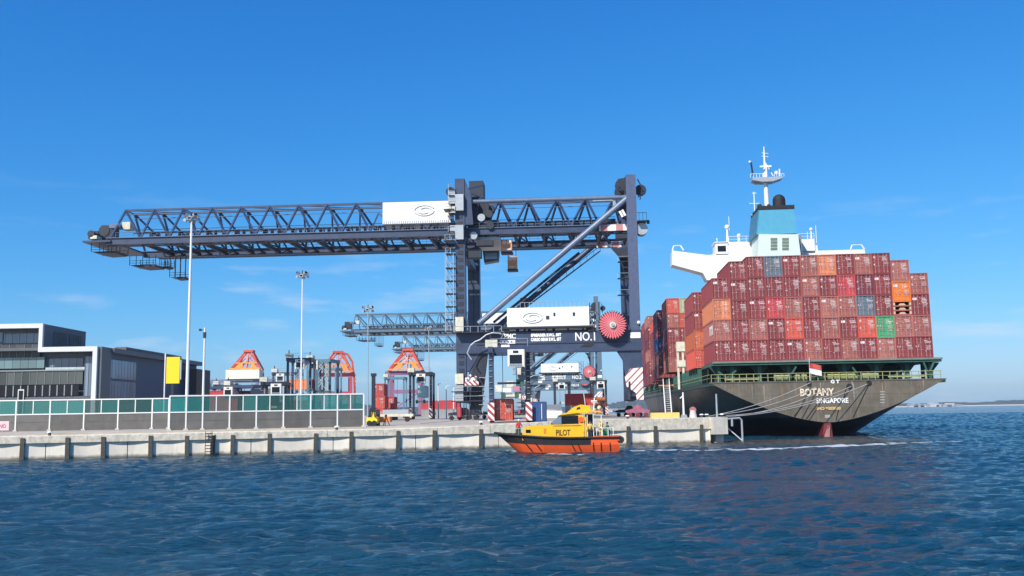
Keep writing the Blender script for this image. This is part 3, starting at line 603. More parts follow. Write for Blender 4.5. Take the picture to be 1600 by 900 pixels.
def ship():
    t = thing('container_ship', 'big dark grey container ship seen from its stern, moored at the berth', 'ship', S.o, S.a)
    z = lambda x, y, v=0.0: S.px(x, y, v).z
    ZD = z(1290, 594.5); B = 15.75; ZB = 1.95; LEN = 215.0
    off = S.px(1292, 600, 0).x
    # hull, lofted from the transom to the bow
    st = [0, 1.5, 4, 8, 12, 18, 26, 36, 50, 75, 110, 145, 165, 180, 192, 202, 210, LEN]
    def prof(s):
        def li(a, b, x0, x1): k = min(1, max(0, (s-x0)/(x1-x0))); return a + (b-a)*k
        zb = ZB - (ZB+6.5) * (1 - math.exp(-s/19)) if s < 145 else -6
        p = 0.62 if s < 10 else li(0.62, 0.14, 10, 72)
        bb = B if s < 150 else B * math.sqrt(max(0, 1 - ((s-150)/(LEN-150))**2.1))
        if s > 150: p = 0.12 + 0.75*((s-150)/(LEN-150))
        zd = ZD + 0.004*s + (5.5*((s-150)/(LEN-150))**1.3 if s > 150 else 0)
        return zb, p, bb, zd
    n = 22
    def rows(s, side):
        zb, p, bb, zd = prof(s); out = []
        for k in range(n+1):
            q = (k/n)**1.6; out.append((off + side*bb*(q**p), s, zb + (zd-zb)*q))
        return out
    topm, botm, redm = MB(), MB(), MB()
    for side in (-1, 1):
        g = [rows(s, side) for s in st]
        for i in range(len(st)-1):
            for k in range(n):
                quad = [g[i][k], g[i+1][k], g[i+1][k+1], g[i][k+1]]
                if side > 0: quad = quad[::-1]
                zc = sum(v[2] for v in quad)/4; tgt = topm
                tgt.add(quad, [(0, 1, 2, 3)])
    part('hull', topm, hull_paint(), t, smooth=True)
    # transom plate, curved outline as seen from astern
    L_ = rows(0, -1); R_ = rows(0, 1); tr = MB(); m = len(L_)
    vs = [(p[0], -0.02 - 0.10*0, p[2]) for p in L_] + [(p[0], -0.02, p[2]) for p in R_]
    tr.add(vs, [(k, k+1, m+k+1, m+k) for k in range(m-1)]); tp = part('transom', tr, transom_m, t)
    part('sheer_plate', MB().box(off-B, off+B, -0.10, -0.022, ZD-0.14, ZD+0.02), transom_m, t)
    # draught line of rust, welded seams
    for a, b in (((1254, 634), (1241, 650)), ((1276, 632), (1260, 654)), ((1310, 641), (1306, 657)), ((1359, 597), (1333, 652)), ((1323, 603), (1318, 622))):
        p, q = S.px(*a, -0.05), S.px(*b, -0.05); part('draped_line', MB().tube((p.x, -0.07, p.z), (q.x, -0.07, q.z), 0.05, 5), black, t)
    for a in ((1264, 599), (1327, 603), (1358, 598)):
        p = S.px(*a, -0.1); part('fairlead', MB().tube((p.x, -0.16, p.z), (p.x, -0.02, p.z), 0.34, 12), black, t)
    seam_m = paint('welded_seam', (0.095, 0.085, 0.07), 0.6); rust_m = paint('rust_run', (0.20, 0.115, 0.06), 0.8, var=0.4, scale=2, dirt=(0.28, 0.2, 0.12), streak=0.5); rs = random.Random(5)
    for zq in (ZB+1.9, ZB+3.7):
        hw = B*((zq-ZB)/(ZD-ZB))**0.62 - 0.2; part('weld_seam', MB().box(off-hw, off+hw, -0.028, -0.021, zq-0.025, zq+0.025), seam_m, t)
    for k in range(26):
        xr = rs.uniform(-B+1.5, B-1.5); zlow = ZB + (ZD-ZB)*(min(1, abs(xr)/B))**(1/0.62) + 0.25; zt_ = ZD - 0.15 - rs.random()*0.4; ln_ = min(zt_-zlow, rs.uniform(0.6, 3.2))
        if ln_ > 0.4: w_ = rs.uniform(0.03, 0.10); part('rust_streak', MB().prism([(off+xr-w_, zt_), (off+xr+w_, zt_), (off+xr+w_*0.2, zt_-ln_), (off+xr-w_*0.2, zt_-ln_)][::-1], -0.027, -0.021), rust_m if k % 3 else paint('salt_run', (0.26, 0.25, 0.22), 0.8), t)
    for k in range(5): p_ = S.px(1379, 612 + 4.2*k, -0.04); part('draught_mark', MB().box(p_.x-0.3, p_.x+0.3, -0.035, -0.023, p_.z-0.07, p_.z+0.07), paint('faded_mark', (0.35, 0.34, 0.31), 0.8), t)
    p_ = S.px(1293, 650.5, -0.04); part('stern_plate', MB().box(p_.x-0.35, p_.x+0.35, -0.035, -0.023, p_.z-0.2, p_.z+0.2), paint('faded_mark', (0.35, 0.34, 0.31), 0.8), t)
    name_m = paint('aged_white_lettering', (0.74, 0.62, 0.46), 0.6, var=0.2, scale=2.5, dirt=(0.5, 0.25, 0.12), streak=0.3)
    gold = paint('yellowed_lettering', (0.62, 0.42, 0.18), 0.6, var=0.2)
    def put(s, px0, px1, y, h, mat, bold=0.03):
        a = S.px(px0, y, -0.1); b = S.px(px1, y, -0.1); size = (S.px(px0, y-h, -0.1).z - a.z) / 0.70
        text('lettering', s, size, mat, t, (a.x, -0.09, a.z), b.x - a.x, bold=bold)
    put('BOTANY', 1250.5, 1304, 618.5, 11, name_m, 0.05); put('SINGAPORE', 1275.5, 1326, 630, 7.5, letter_white, 0.025); put('IMO 9303800', 1276, 1314, 640.5, 4.2, gold, 0.03)
    put('G T', 1298, 1312, 598.8, 5, letter_white, 0.03)
    # rudder and its horn
    r0 = S.px(1288.5, 679, -0.6); r1 = S.px(1297, 679, -0.6); r2 = S.px(1295.5, 663.5, -0.6)
    part('rudder', MB().prism([(r0.x, -3), (r1.x, -3), (r1.x, r0.z), (r2.x + 0.15, r2.z - 0.1), (r2.x - 0.1, r2.z - 0.1), (r0.x, 0.2)], -0.55, -0.25), paint('faded_red_rudder', (0.42, 0.17, 0.16), 0.7, dirt=(0.3, 0.1, 0.1), streak=0.5), t)
    part('skeg', MB().prism([(r1.x, -3), (r1.x + 0.7, -3), (r1.x + 0.3, 1.85), (r0.x + 0.1, 1.85), (r0.x - 0.7, -3)], -0.2, 7), antifoul, t)
    # deck, poop structure
    out = [(rows(s, -1)[-1][0] + 0.1, s) for s in st] + [(rows(s, 1)[-1][0] - 0.1, s) for s in reversed(st[:-1])]
    part('deck', MB().slab(out, ZD - 0.5, ZD - 0.05), green_shade, t)
    ZP = z(1290, 563); ZP0 = ZP - 0.45
    part('platform', MB().box(off-15.2, off+15.4, 0.2, 12.6, ZP0, ZP - 0.02), green_st, t)
    part('platform_edge', MB().box(off-15.2, off+15.5, 0.0, 0.19, ZP - 0.14, ZP + 0.10), paint('pale_green_edge', (0.17, 0.20, 0.16), 0.6), t)
    part('poop_bulkhead', MB().box(off-13.5, off+10.5, 6.5, 11, ZD - 0.05, ZP0 - 0.03), green_shade, t)
    for x0 in (-14.2, -12.3, -8.6, -4.6, -0.9, 2.9, 7.2, 11.3, 14.4):
        c = part('pillar', MB().box(off+x0-0.28, off+x0+0.28, 1.7, 2.5, ZD - 0.05, ZP0 - 0.052), green_st, t)
        part('bracket', MB().prism([(off+x0-1.3, ZP0-0.055), (off+x0+1.3, ZP0-0.055), (off+x0+0.29, ZP0-1.3), (off+x0-0.29, ZP0-1.3)], 1.9, 2.2), green_shade, c)
        part('pillar', MB().box(off+x0-0.2, off+x0+0.2, 4.6, 5.1, ZD - 0.05, ZP0 - 0.052), green_shade, t)
    for a, b in (((1122, 581), (1136, 590)), ((1136, 590), (1150, 579)), ((1392, 592), (1408, 579)), ((1408, 579), (1425, 590)), ((1443, 566), (1452, 588)), ((1460, 564), (1449, 588)), ((1232, 592), (1244, 573)), ((1332, 574), (1345, 592))):
        p, q = S.px(*a, 0.3), S.px(*b, 0.3); part('diagonal_brace', MB().beam((p.x, 0.35, p.z), (q.x, 0.35, q.z), 0.22), green_st, t)
    yel = paint('yellow_green_rail', (0.34, 0.35, 0.15), 0.5, dirt=(0.5, 0.5, 0.4), streak=0.5)
    zr = ZD + 1.05
    part('handrail', MB().tube((off-B+0.3, 0.1, zr), (off+B-0.5, 0.1, zr), 0.045, 5).tube((off-B+0.3, 0.1, zr-0.5), (off+B-0.5, 0.1, zr-0.5), 0.03, 5), yel, t)
    pm = MB().box(-0.04, 0.04, -0.04, 0.04, 0, 1.05).mesh('stanchion', yel)
    for k in range(33): part('stanchion', pm, None, t, (off-B+0.3+0.955*k, 0.1, ZD))
    for a, b in ((1132, 1186), (1388, 1445)):
        p, q = S.px(a, 591.5, 0.2), S.px(b, 591.5, 0.2); part('fender_bar', MB().box(p.x, q.x, 0.15, 0.35, ZD+0.28, ZD+0.5), yel, t)
    for px in (1214, 1222, 1231, 1246, 1257, 1270, 1284, 1298, 1307, 1318, 1329, 1337, 1352, 1361, 1369):      # winches behind the rail
        p = S.px(px, 590, 0.6); wn = part('mooring_winch', MB().tube((p.x-0.35, 0.9, ZD+0.5), (p.x+0.35, 0.9, ZD+0.5), 0.42, 10), yel, t)
        part('winch_bed', MB().box(p.x-0.42, p.x+0.42, 0.6, 1.2, ZD-0.03, ZD+0.3), green_shade, wn)
    # flag at the taffrail
    p = S.px(1264.5, 567, -0.3); q = S.px(1283.5, 583, -0.3); zf = (p.z + q.z)/2; sw = lambda x: 0.12*math.sin((x-p.x)*3.2)
    for nm, a, b, mt in (('flag_upper', zf, p.z, red), ('flag_lower', q.z, zf - 0.004, white)):
        mb = MB(); vs = []
        for k in range(9): x = p.x + (q.x-p.x)*k/8; vs += [(x, -0.3 + sw(x), a - 0.05*k), (x, -0.3 + sw(x), b - 0.05*k)]
        part(nm, mb.add(vs, [(2*k, 2*k+2, 2*k+3, 2*k+1) for k in range(8)]), mt, t)
    part('flagstaff', MB().tube((p.x+0.02, -0.1, ZD), (p.x+0.02, -0.3, p.z+0.7), 0.04, 6), white, t)
    # side of the ship: lashing bridge posts along the port deck
    s = 14.5
    while s < 150:
        k = part('lashing_post', MB().box(off-B+0.15, off-B+0.75, s, s+0.5, ZD - 0.05, ZD+2.7), green_st, t)
        part('side_strut', MB().beam((off-B+0.2, s+0.25, ZD+0.1), (off-B+0.4, s+2.0, ZD+2.6), 0.14), green_shade, k); s += 2.45
    part('side_rail', MB().tube((off-B+0.05, 0.3, ZD+1.05), (off-B+0.05, 150, ZD+1.65), 0.05, 5).tube((off-B+0.05, 0.3, ZD+0.55), (off-B+0.05, 150, ZD+1.15), 0.04, 5), yel, t)
    part('coaming', MB().box(off-B+1.6, off+B-1.6, 14, 26.5, ZD-0.04, ZD+2.5), green_shade, t)
    part('coaming', MB().box(off-B+1.6, off+B-1.6, 42, 165, ZD-0.04, ZD+2.5), green_shade, t)
    # cream lashing tower on the port side
    a, b = S.px(1057, 540, 40), S.px(1070, 540, 40)
    lt = part('lashing_tower', MB().box(a.x, b.x, 40, 41.2, S.px(1060, 549, 40).z, S.px(1060, 534, 40).z), cream, t)
    for x in (a.x + 0.2, b.x - 0.4): part('tower_leg', MB().box(x-0.18, x+0.18, 40.2, 40.6, ZD-0.04, S.px(1060, 549.2, 40).z), cream, lt)
    part('tower_landing', MB().box(a.x, b.x, 40.0, 41.2, S.px(1060, 573, 40).z, S.px(1060, 563, 40).z), cream, lt)
    # bridge house
    V = 36.0; zz = lambda x, y: S.px(x, y, V).z; ux = lambda x, y=400: S.px(x, y, V).x
    part('house', MB().box(ux(1121), ux(1279), V+0.4, V+11, ZD-0.04, zz(1150, 386)), white, t)
    br = part('bridge', MB().box(ux(1137), ux(1182), V, V+7, zz(1150, 384), zz(1150, 378)), white, t)
    part('bridge', MB().box(ux(1250), ux(1274), V, V+7, zz(1260, 392), zz(1260, 373.5)), white, t)
    wing = [(1050, 392), (1050, 414), (1098, 427), (1104, 438), (1182, 438), (1182, 383.5), (1137, 383.5), (1121, 398), (1104, 399)]
    part('port_wing', MB().prism([(S.px(a, b, V).x, S.px(a, b, V).z) for a, b in wing][::-1], V-0.4, V+3.0), white, t)
    pc = part('wing_house', MB().box(ux(1118), ux(1137), V-0.6, V+3.2, zz(1125, 397.5), zz(1125, 380)), white, t)
    part('bridge_window', MB().box(ux(1121), ux(1134), V-0.64, V-0.601, zz(1125, 394), zz(1125, 385)), pane_dark, pc)
    part('wing_roof', MB().box(ux(1116), ux(1138), V-0.8, V+3.4, zz(1125, 380), zz(1125, 379)), white, pc)
    part('starboard_wing', MB().box(ux(1274.5), ux(1352), V, V+3.0, zz(1300, 404), zz(1300, 391)), white, t)
    def rail(name, pts, h=1.0):
        m = MB()
        for a, b in zip(pts, pts[1:]):
            a = Vector(a); b = Vector(b); m.tube(a + Vector((0, 0, h)), b + Vector((0, 0, h)), 0.04, 5); m.tube(a + Vector((0, 0, h*.5)), b + Vector((0, 0, h*.5)), 0.03, 5)
            k = max(1, int((b-a).length/1.4))
            for i in range(k+1): q = a + (b-a)*(i/k); m.tube(q, q + Vector((0, 0, h)), 0.035, 5)
        return part(name, m, white, t)
    rail('roof_rail', [(ux(1140), V+0.1, zz(1150, 378)), (ux(1181), V+0.1, zz(1150, 378))]); rail('roof_rail', [(ux(1250), V+0.1, zz(1260, 373.5)), (ux(1274), V+0.1, zz(1260, 373.5))])
    for a, b in ((1050.5, 1068), (1329, 1351)):      # wing gates
        y = 391.5 if a < 1100 else 390.5; h = 7.5
        pa, pb = S.px(a, y, V), S.px(b, y, V); m = MB(); hh = S.px(a, y-h, V).z - pa.z
        m.tube((pa.x, V, pa.z), (pa.x+0.3, V, pa.z+hh), 0.13, 6).tube((pb.x, V, pa.z), (pb.x-0.5, V, pa.z+hh), 0.13, 6).tube((pa.x+0.3, V, pa.z+hh), (pb.x-0.5, V, pa.z+hh), 0.08, 6); part('wing_frame', m, white, t)
    # radomes and small masts
    for px, yb, yt, r in ((1137, 379, 353, 0.36), (1155, 377, 366.5, 0.28), (1268, 373.5, 357, 0.26), (1120.5, 379, 373, 0.12)):
        p = S.px(px, yb, V+1); h = S.px(px, yt, V+1).z - p.z
        k = part('antenna_post', MB().tube((p.x, V+1, p.z-0.3), (p.x, V+1, p.z+h-r), r*0.75, 8, r*0.35), white, t); part('radome', MB().ball((p.x, V+1, p.z+h-r*0.6), r*1.25), white, k, smooth=True)
    for px, yb, yt in ((1140.5, 380, 338), (1276, 380, 352), (1262, 374, 362)):
        p = S.px(px, yb, V+2); part('whip_aerial', MB().tube((p.x, V+2, p.z), (p.x, V+2, S.px(px, yt, V+2).z), 0.05, 5), white, t)
    # funnel
    V = 27.5; F = lambda x, y: S.px(x, y, V)
    cas = paint('pale_green_white_casing', (0.62, 0.72, 0.67), 0.5, var=0.04); sky_b = paint('funnel_blue', (0.085, 0.36, 0.52), 0.45, var=0.06, dirt=(0.05, 0.22, 0.32), streak=0.3)
    a = F(1183.5, 398); b = F(1251, 398); c = F(1247, 366); d = F(1186, 366)
    cs = part('funnel_casing', MB().prism([(a.x, a.z-6), (b.x, a.z-6), (b.x, a.z), (c.x, c.z), (d.x, d.z), (a.x, a.z)], V, V+7), cas, t)
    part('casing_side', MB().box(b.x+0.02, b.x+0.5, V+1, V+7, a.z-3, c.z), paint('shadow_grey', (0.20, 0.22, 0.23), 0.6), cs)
    for x0 in (1204, 1222):
        for k in range(4):
            p = F(x0, 372 + 5*k); q = F(x0 + 10.5, 375.6 + 5*k); part('louvre', MB().box(p.x, q.x, V-0.06, V-0.005, q.z, p.z), paint('louvre_grey_green', (0.15, 0.20, 0.15), 0.6), cs)
    p = F(1183, 366); q = F(1245.5, 366); r_ = F(1241, 325.5); s_ = F(1187, 325.5)
    fn = part('funnel', MB().prism([(p.x, p.z+0.02), (q.x, p.z+0.02), (r_.x, r_.z), (s_.x, r_.z)], V+0.3, V+8), sky_b, t)
    part('funnel_edge', MB().prism([(p.x-0.16, p.z+0.02), (p.x-0.01, p.z+0.02), (s_.x-0.01, r_.z), (s_.x-0.16, r_.z)], V+0.35, V+8), paint('darker_funnel_blue', (0.06, 0.2, 0.3), 0.5), fn)
    k = part('funnel_cap', MB().box(s_.x-0.1, r_.x+0.1, V+0.2, V+8.1, r_.z+0.01, F(1210, 320.5).z), black, t)
    dm = lambda px0, px1, yt, yb: (F(px0, yb), F(px1, yb), F(px0, yt))
    for px0, px1, yt in ((1213, 1233.5, 298), (1203.5, 1209.5, 313), (1188, 1196, 313)):
        A, Bq, T = dm(px0, px1, yt, 320.6); r = (Bq.x-A.x)/2; cx = (A.x+Bq.x)/2; zt = T.z
        m = MB().tube((cx, V+3, A.z-0.2), (cx, V+3, max(A.z, zt-r)), r, 16); m.ball((cx, V+3, max(A.z, zt-r)), r, 16, 10); part('exhaust', m, black, k, smooth=True)
    # main mast
    V2 = 34; M = lambda x, y: S.px(x, y, V2)
    p = M(1198.5, 326); q = M(1196.5, 286); ms = part('main_mast', MB().tube((p.x, V2, p.z-3), (q.x, V2, q.z), 0.48, 12, 0.36), white, t, smooth=True)
    a, b, zt = M(1174, 279), M(1221, 279), M(1196, 279).z
    part('mast_platform', MB().prism([(a.x, zt-0.45), (a.x+1.6, zt-0.8), (b.x-1.7, zt-0.8), (b.x, zt-0.25), (b.x, zt), (a.x, zt)], V2-1.2, V2+1.2), galv, ms)
    part('radar_scanner', MB().box(M(1178, 284).x, M(1190, 284).x, V2-0.2, V2+0.2, M(1184, 288).z, M(1184, 283).z), galv, ms)
    m = MB(); 
    for x0, x1 in ((1171, 1190), (1208, 1223)):
        aa, bb = M(x0, 274), M(x1, 274)
        m.tube((aa.x, V2-1, aa.z), (bb.x, V2-1, aa.z), 0.05, 5)
        for k_ in range(5): xq = aa.x + (bb.x-aa.x)*k_/4; m.tube((xq, V2-1, zt), (xq, V2-1, aa.z), 0.04, 5)
    part('platform_rail', m, white, ms)
    part('radar_scanner', MB().box(M(1186, 262).x, M(1204, 262).x, V2-0.9, V2-0.6, M(1195, 263).z, M(1195, 260.5).z).box(M(1194.5, 262).x, M(1196.5, 262).x, V2-0.9, V2-0.6, M(1195, 278).z, M(1195, 263).z), white, ms)
    part('radome', MB().ball(M(1213, 270), 0.35), white, ms, smooth=True)
    tp_ = M(1193.5, 229); mid = M(1194.5, 252); base = M(1196, 279)
    part('topmast', MB().tube(base, mid, 0.30, 8, 0.18).tube(mid, tp_, 0.17, 8, 0.08), white, ms)
    part('topmast_stay', MB().tube(mid, M(1208, 275), 0.09, 6).tube(mid, M(1192, 279), 0.07, 6), white, ms)
    for y in (239, 244): part('yardarm', MB().tube(M(1190, y), M(1200.5, y+1), 0.06, 5), white, ms)
    part('signal_light', MB().tube(M(1176.5, 274), M(1173.5, 254), 0.16, 6), dark, ms); part('signal_light', MB().ball(M(1171.5, 253), 0.22), white, ms); part('signal_light', MB().tube(M(1218.5, 275), M(1218, 264), 0.14, 6), white, ms)
    lm = part('side_mast', MB().tube(M(1179.5, 340), M(1178, 300), 0.09, 6), white, t)
    for y, w in ((302, 3.5), (318, 8), (336, 5)): part('yardarm', MB().tube(M(1178.5-w, y), M(1178.5+w, y), 0.07, 5), white, lm)
    return t, off, ZP, ZD, B
SHIP, SOFF, ZP, ZD, SB = ship()

def stern_stack():
    A = {  # column: list of colours from the bottom tier up
     0: ['maroon', 'brown', 'orange', 'maroon'], 1: ['maroon', 'maroon', 'maroon', 'maroon', 'maroon'], 2: ['maroon', 'brown', 'maroon', 'maroon', 'maroon'],
     3: ['maroon', 'maroon', 'red', 'maroon', 'slate blue'], 4: ['maroon', 'scarlet', 'brown', 'maroon', 'maroon'], 5: ['brown', 'maroon', 'maroon', 'brown', 'brown'],
     6: ['maroon', 'brown', 'pink brown', 'maroon', 'orange'], 7: ['brown', 'maroon', 'brown', 'red', 'maroon'], 8: ['maroon', 'scarlet', 'slate blue', 'dark maroon', 'brown'],
     9: ['pink brown', 'green', 'maroon', 'maroon', 'maroon'], 10: ['maroon', 'pink brown', 'FLAT', 'bright orange', 'pink brown'], 11: ['maroon', 'brown', 'maroon', 'brown']}
    tiers = ['bottom', 'second', 'third', 'fourth', 'top']; x0 = SOFF - 15.0 + 1.25; x0 = S.px(1130.5, 545, 0.3).x; x1 = S.px(1443.5, 545, 0.3).x
    dx = (x1 - x0) / 11
    for c, col in A.items():
        z = ZP + 0.12
        for k, cc in enumerate(col):
            H = 2.89
            if c == 1 and k == 2: H = 2.59
            if c == 1 and k == 4: H = 2.59
            last = k == len(col)-1; tn = 'topmost' if last else ORD[k] if k else 'lowest'
            lab = f"{cc if cc != 'FLAT' else 'brown'} container end, {tn} tier of {'' if last else ''}the stern stack, {ORD[c]} column from the left"
            if last: lab = f"{cc} container end, topmost in the {ORD[c]} stern column from the left"
            else: lab = f"{cc if cc != 'FLAT' else 'brown'} container end, {ORD[k]} tier up in the {ORD[c]} stern column from the left"
            loc = S.w((x0 + dx*c + rnd.uniform(-.02, .02), 0.3 + rnd.uniform(0, .05), z))
            if cc == 'FLAT':
                H = 1.85; t = thing('flat_rack_stack', 'bundle of empty brown flat racks under the bright orange container', 'flat racks', loc, S.a, 'containers on the ship')
                for j in range(3):
                    f = part('flat_rack', MB().box(-1.2, 1.2, 0, 12, 0.60*j + 0.02, 0.60*j + 0.2), cmat('brown'), t)
                    part('end_frame', MB().box(-1.2, -0.95, 0, 0.3, 0.60*j + 0.2, 0.60*j + 0.58).box(0.95, 1.2, 0, 0.3, 0.60*j + 0.2, 0.60*j + 0.58).prism([(-0.5, 0.60*j+0.2), (0.5, 0.60*j+0.2), (0.25, 0.60*j+0.45), (-0.25, 0.60*j+0.45)], 0, 0.2), paint('buff_frame', (0.6, 0.42, 0.28), 0.6), f)
            else:
                T_ = container(lab, cc, loc, S.a + rnd.uniform(-.001, .001), H, group='containers on the ship')
                if c == 0 and k == 1: part('side_marking', MB().box(-1.235, -1.215, 1.0, 1.5, 0.9, 2.2).box(-1.235, -1.215, 2.4, 2.9, 0.9, 2.2).box(-1.235, -1.215, 3.8, 4.3, 0.9, 2.2).box(-1.235, -1.215, 1.5, 3.8, 1.8, 2.2), letter_white, T_)
            z += H + 0.015
stern_stack()
def forward_bays():
    def bay(name, v, px_left, base, stacks, H=2.89, dy=2.5, sub=''):
        D = 0; u = S.px(px_left, 520, v).x + 1.22
        for j, col in enumerate(stacks):
            z = base
            for k, cc in enumerate(col):
                pos = 'topmost' if k == len(col)-1 else ORD[k] + ' up'
                cl = 'outer' if j == 0 else 'inner'
                container(f"{cc} container, {pos}, {cl} column, {name}", cc, S.w((u + 2.5*j, v, z)), S.a, H, group='containers on the ship', detail=True); z += H + 0.015
    bay('port stack right behind the stern stack', 14.3, 1084, ZP - 0.1, [['scarlet', 'rust orange', 'maroon', 'maroon'], ['maroon', 'maroon', 'maroon', 'maroon']])
    m = lambda D: D - 131
    bay('first port stack beyond the bridge', 56.5, 1043, 11.3, [['brown', 'maroon', 'maroon', 'brown', 'scarlet'], ['maroon', 'brown', 'maroon', 'scarlet', 'pale green']])
    bay('second port stack beyond the bridge', 74, 1027.5, 10.8, [['maroon', 'brown', 'blue', 'maroon', 'dark maroon'], ['maroon', 'maroon', 'maroon', 'maroon', 'dark maroon']])
    bay('third port stack beyond the bridge', 92, 1021, 10.6, [['maroon', 'brown', 'maroon', 'maroon', 'scarlet'], ['maroon', 'maroon', 'brown', 'maroon', 'maroon']])
    bay('fourth port stack beyond the bridge', 112, 1012, 10.4, [['dark maroon', 'maroon', 'pink brown', 'dark maroon', 'dark maroon', 'pink brown'], ['maroon', 'maroon', 'dark maroon', 'maroon', 'maroon', 'maroon']])
    bay('fifth port stack beyond the bridge', 132, 1006, 10.4, [['dark maroon', 'dark maroon', 'dark maroon', 'dark maroon', 'dark maroon', 'maroon']])
forward_bays()

def mooring():
    a0 = [(1104, 651), (1117, 648.5), (1135, 649.5), (1137, 651), (1107, 652)]; b0 = [(1266, 598), (1275, 605), (1330, 604), (1358, 599), (1292, 607)]
    names = ['uppermost', 'second highest', 'third highest', 'longest', 'lowest']
    rope = paint('pale_mooring_rope', (0.40, 0.38, 0.36), 0.8)
    for i in range(5):
        p = P(*a0[i], 121.0); q = P(*b0[i], 130.6); pts = []
        for k in range(15):
            t = k/14; v = p.lerp(q, t); v.z -= (0.55 + 0.1*i) * 4*t*(1-t); pts.append(v)
        single('mooring_line', MB().path([tuple(v - p) for v in pts], 0.055, 6), rope, f'{names[i]} of the pale mooring ropes from the quay corner to the stern', 'rope', p, 0, 'mooring ropes of the ship', smooth=True)
mooring()

# ------------------------------------------------------------------ the ship-to-shore cranes
CA = R(3.3)
C = Fr((P(735, 650, 180).x, 180, GZ), -CA)
def crane():
    t = thing('gantry_crane', 'huge navy low-profile container crane numbered NO.1, nearest of the cranes', 'crane', C.o, C.a, 'gantry cranes along the berth')
    c = C.px; NV, FV = 0.0, 24.0; bn, bf, tn, tf = 3.0, 19.0, 9.5, 13.5
    # --- boom
    uL = c(168, 374, bn).x; uR = c(1004, 352, bn).x; zt = c(450, 366, bn).z; zb = c(450, 375.5, bn).z; u0 = c(197, 327, tn).x; wt = c(450, 321.5, tn).z; bay = 5.5
    uE = c(962, 310, tn).x; legn0, legn1 = c(711, 450, 0).x, c(727, 450, 0).x
    for v, nm in ((bn, 0), (bf, 1)):
        g = part('girder', MB().box(uL + 0.35*nm, uR - 3*nm, v-0.55, v+0.75, zb, zt), navy, t)
        part('rail_flange', MB().box(uL, uR-3, v-0.85, v+0.3, zt+0.003, zt+0.12), steel_skylit, g); part('soffit_walkway', MB().box(uL+3, uR-4, v+0.76, v+2.1, zb-0.12, zb-0.02), dark, g)
        hr = MB(); hr.tube((uL+2, v-0.8, zt+1.05), (uR-6, v-0.8, zt+1.05), 0.05, 4).tube((uL+2, v-0.8, zt+0.55), (uR-6, v-0.8, zt+0.55), 0.035, 4)
        u = uL+2
        while u < uR-6: hr.box(u-0.03, u+0.03, v-0.83, v-0.77, zt+0.12, zt+1.05); u += 1.8
        part('handrail', hr, galv if nm else steel_skylit, g)
    for v in (tn, tf):
        part('top_chord', MB().box(u0, uE, v-0.22, v+0.22, wt-0.25, wt+0.15), navy, t)
        part('walkway_rail', MB().tube((u0, v-0.1, wt-1.0), (uE, v-0.1, wt-1.0), 0.09, 5), steel_skylit, t)
    n = int((962-197)/44.9)
    hp0, hp1 = c(597, 330, bn).x, c(706, 330, bn).x
    top_u = [c(197 + 44.9*i, 325, tn).x for i in range(n+1)]; bot_u = [c(197 - 22.4 + 44.9*i, 372, bn).x for i in range(n+2)]
    low = MB()
    for i in range(n+1):
        ua = top_u[i]; hid = hp0 - 1 < ua < hp1 + 1
        for (vt, vb) in ((tn, bn), (tf, bf)):
            for ub in (bot_u[i] if i else uL + 0.5, bot_u[i+1]):
                if hid and vt == tn: part('truss_brace', MB().beam((ua, vb+0.3, wt-3.4), (ub, vb, zt), 0.3), navy, t)
                else: part('truss_brace', MB().beam((ua, vt, wt), (ub, vb, zt), 0.34), navy, t)
        if i % 2 == 0: part('top_tie', MB().beam((ua, tn, wt-0.05), (ua, tf, wt-0.05), 0.2).beam((ua, tn, wt-0.05), (min(uE, ua+bay*2), tf, wt-0.05), 0.14), navy, t)
        ub = bot_u[i+1]
        part('cross_beam', MB().box(ub-0.25, ub+0.25, bn+0.76, bf-0.56, zb+0.1, zb+0.85), dark, t)
        part('knee_frame', MB().beam((ub, bn+0.8, zb-0.2), (ub+1.2, bn+3.4, zt+1.9), 0.26).beam((ub+2.4, bn+0.8, zb-0.2), (ub+1.2, bn+3.4, zt+1.9), 0.26), dark, t)
        part('knee_frame', MB().beam((ub, bf-0.8, zb), (ub+1.2, bf-3.4, zt+1.9), 0.26).beam((ub+2.4, bf-0.8, zb), (ub+1.2, bf-3.4, zt+1.9), 0.26), dark, t)
        part('plan_brace', MB().beam((ub, bn+0.8, zb+0.4), (ub+bay*(0.5), bf-0.6, zb+0.4), 0.22), dark, t)
        for q in (0.8, 2.4, 4.0): part('festoon_loop', MB().box(ub+q-0.28, ub+q+0.28, bn+2.9, bn+3.2, zt+0.5+0.3*rnd.random(), zt+1.45), dark, t)
    for v in (bn+2.2, bf-2.4): part('inner_walkway', MB().box(uL+5, uR-6, v, v+0.9, zt+1.5, zt+1.72), dark, t)
    cable = MB()
    for v in (bn+2.5, bf-2.5):
        cable.tube((uL+4, v, zt+1.5), (uR-5, v, zt+1.5), 0.10, 5).tube((uL+4, v+0.6, zt+2.3), (uR-5, v+0.6, zt+2.3), 0.06, 5)
    part('cable_run', cable, dark, t)
    part('cable_tray', MB().box(uL+12, uE, tn+1.5, tn+2.2, zt+2.4, zt+2.7), steel_skylit, t)
    # machinery house on the boom, with emblem
    a, b = c(598, 316.5, bn-1.2), c(704, 343, bn-1.2)
    h = part('boom_house', MB().box(a.x, b.x, bn-1.2, bn+4.5, b.z, a.z), white, t)
    bs = MB(); k = 0; xx = a.x
    while xx < b.x: bs.box(xx, xx+0.22, bn-1.3, bn-1.201, b.z-0.55, b.z-0.02); xx += 0.42
    part('ribbed_skirt', MB().box(a.x, b.x, bn-1.2, bn+4.5, b.z-0.6, b.z-0.01), galv, h); part('skirt_rib', bs, white, h, kind='stuff')
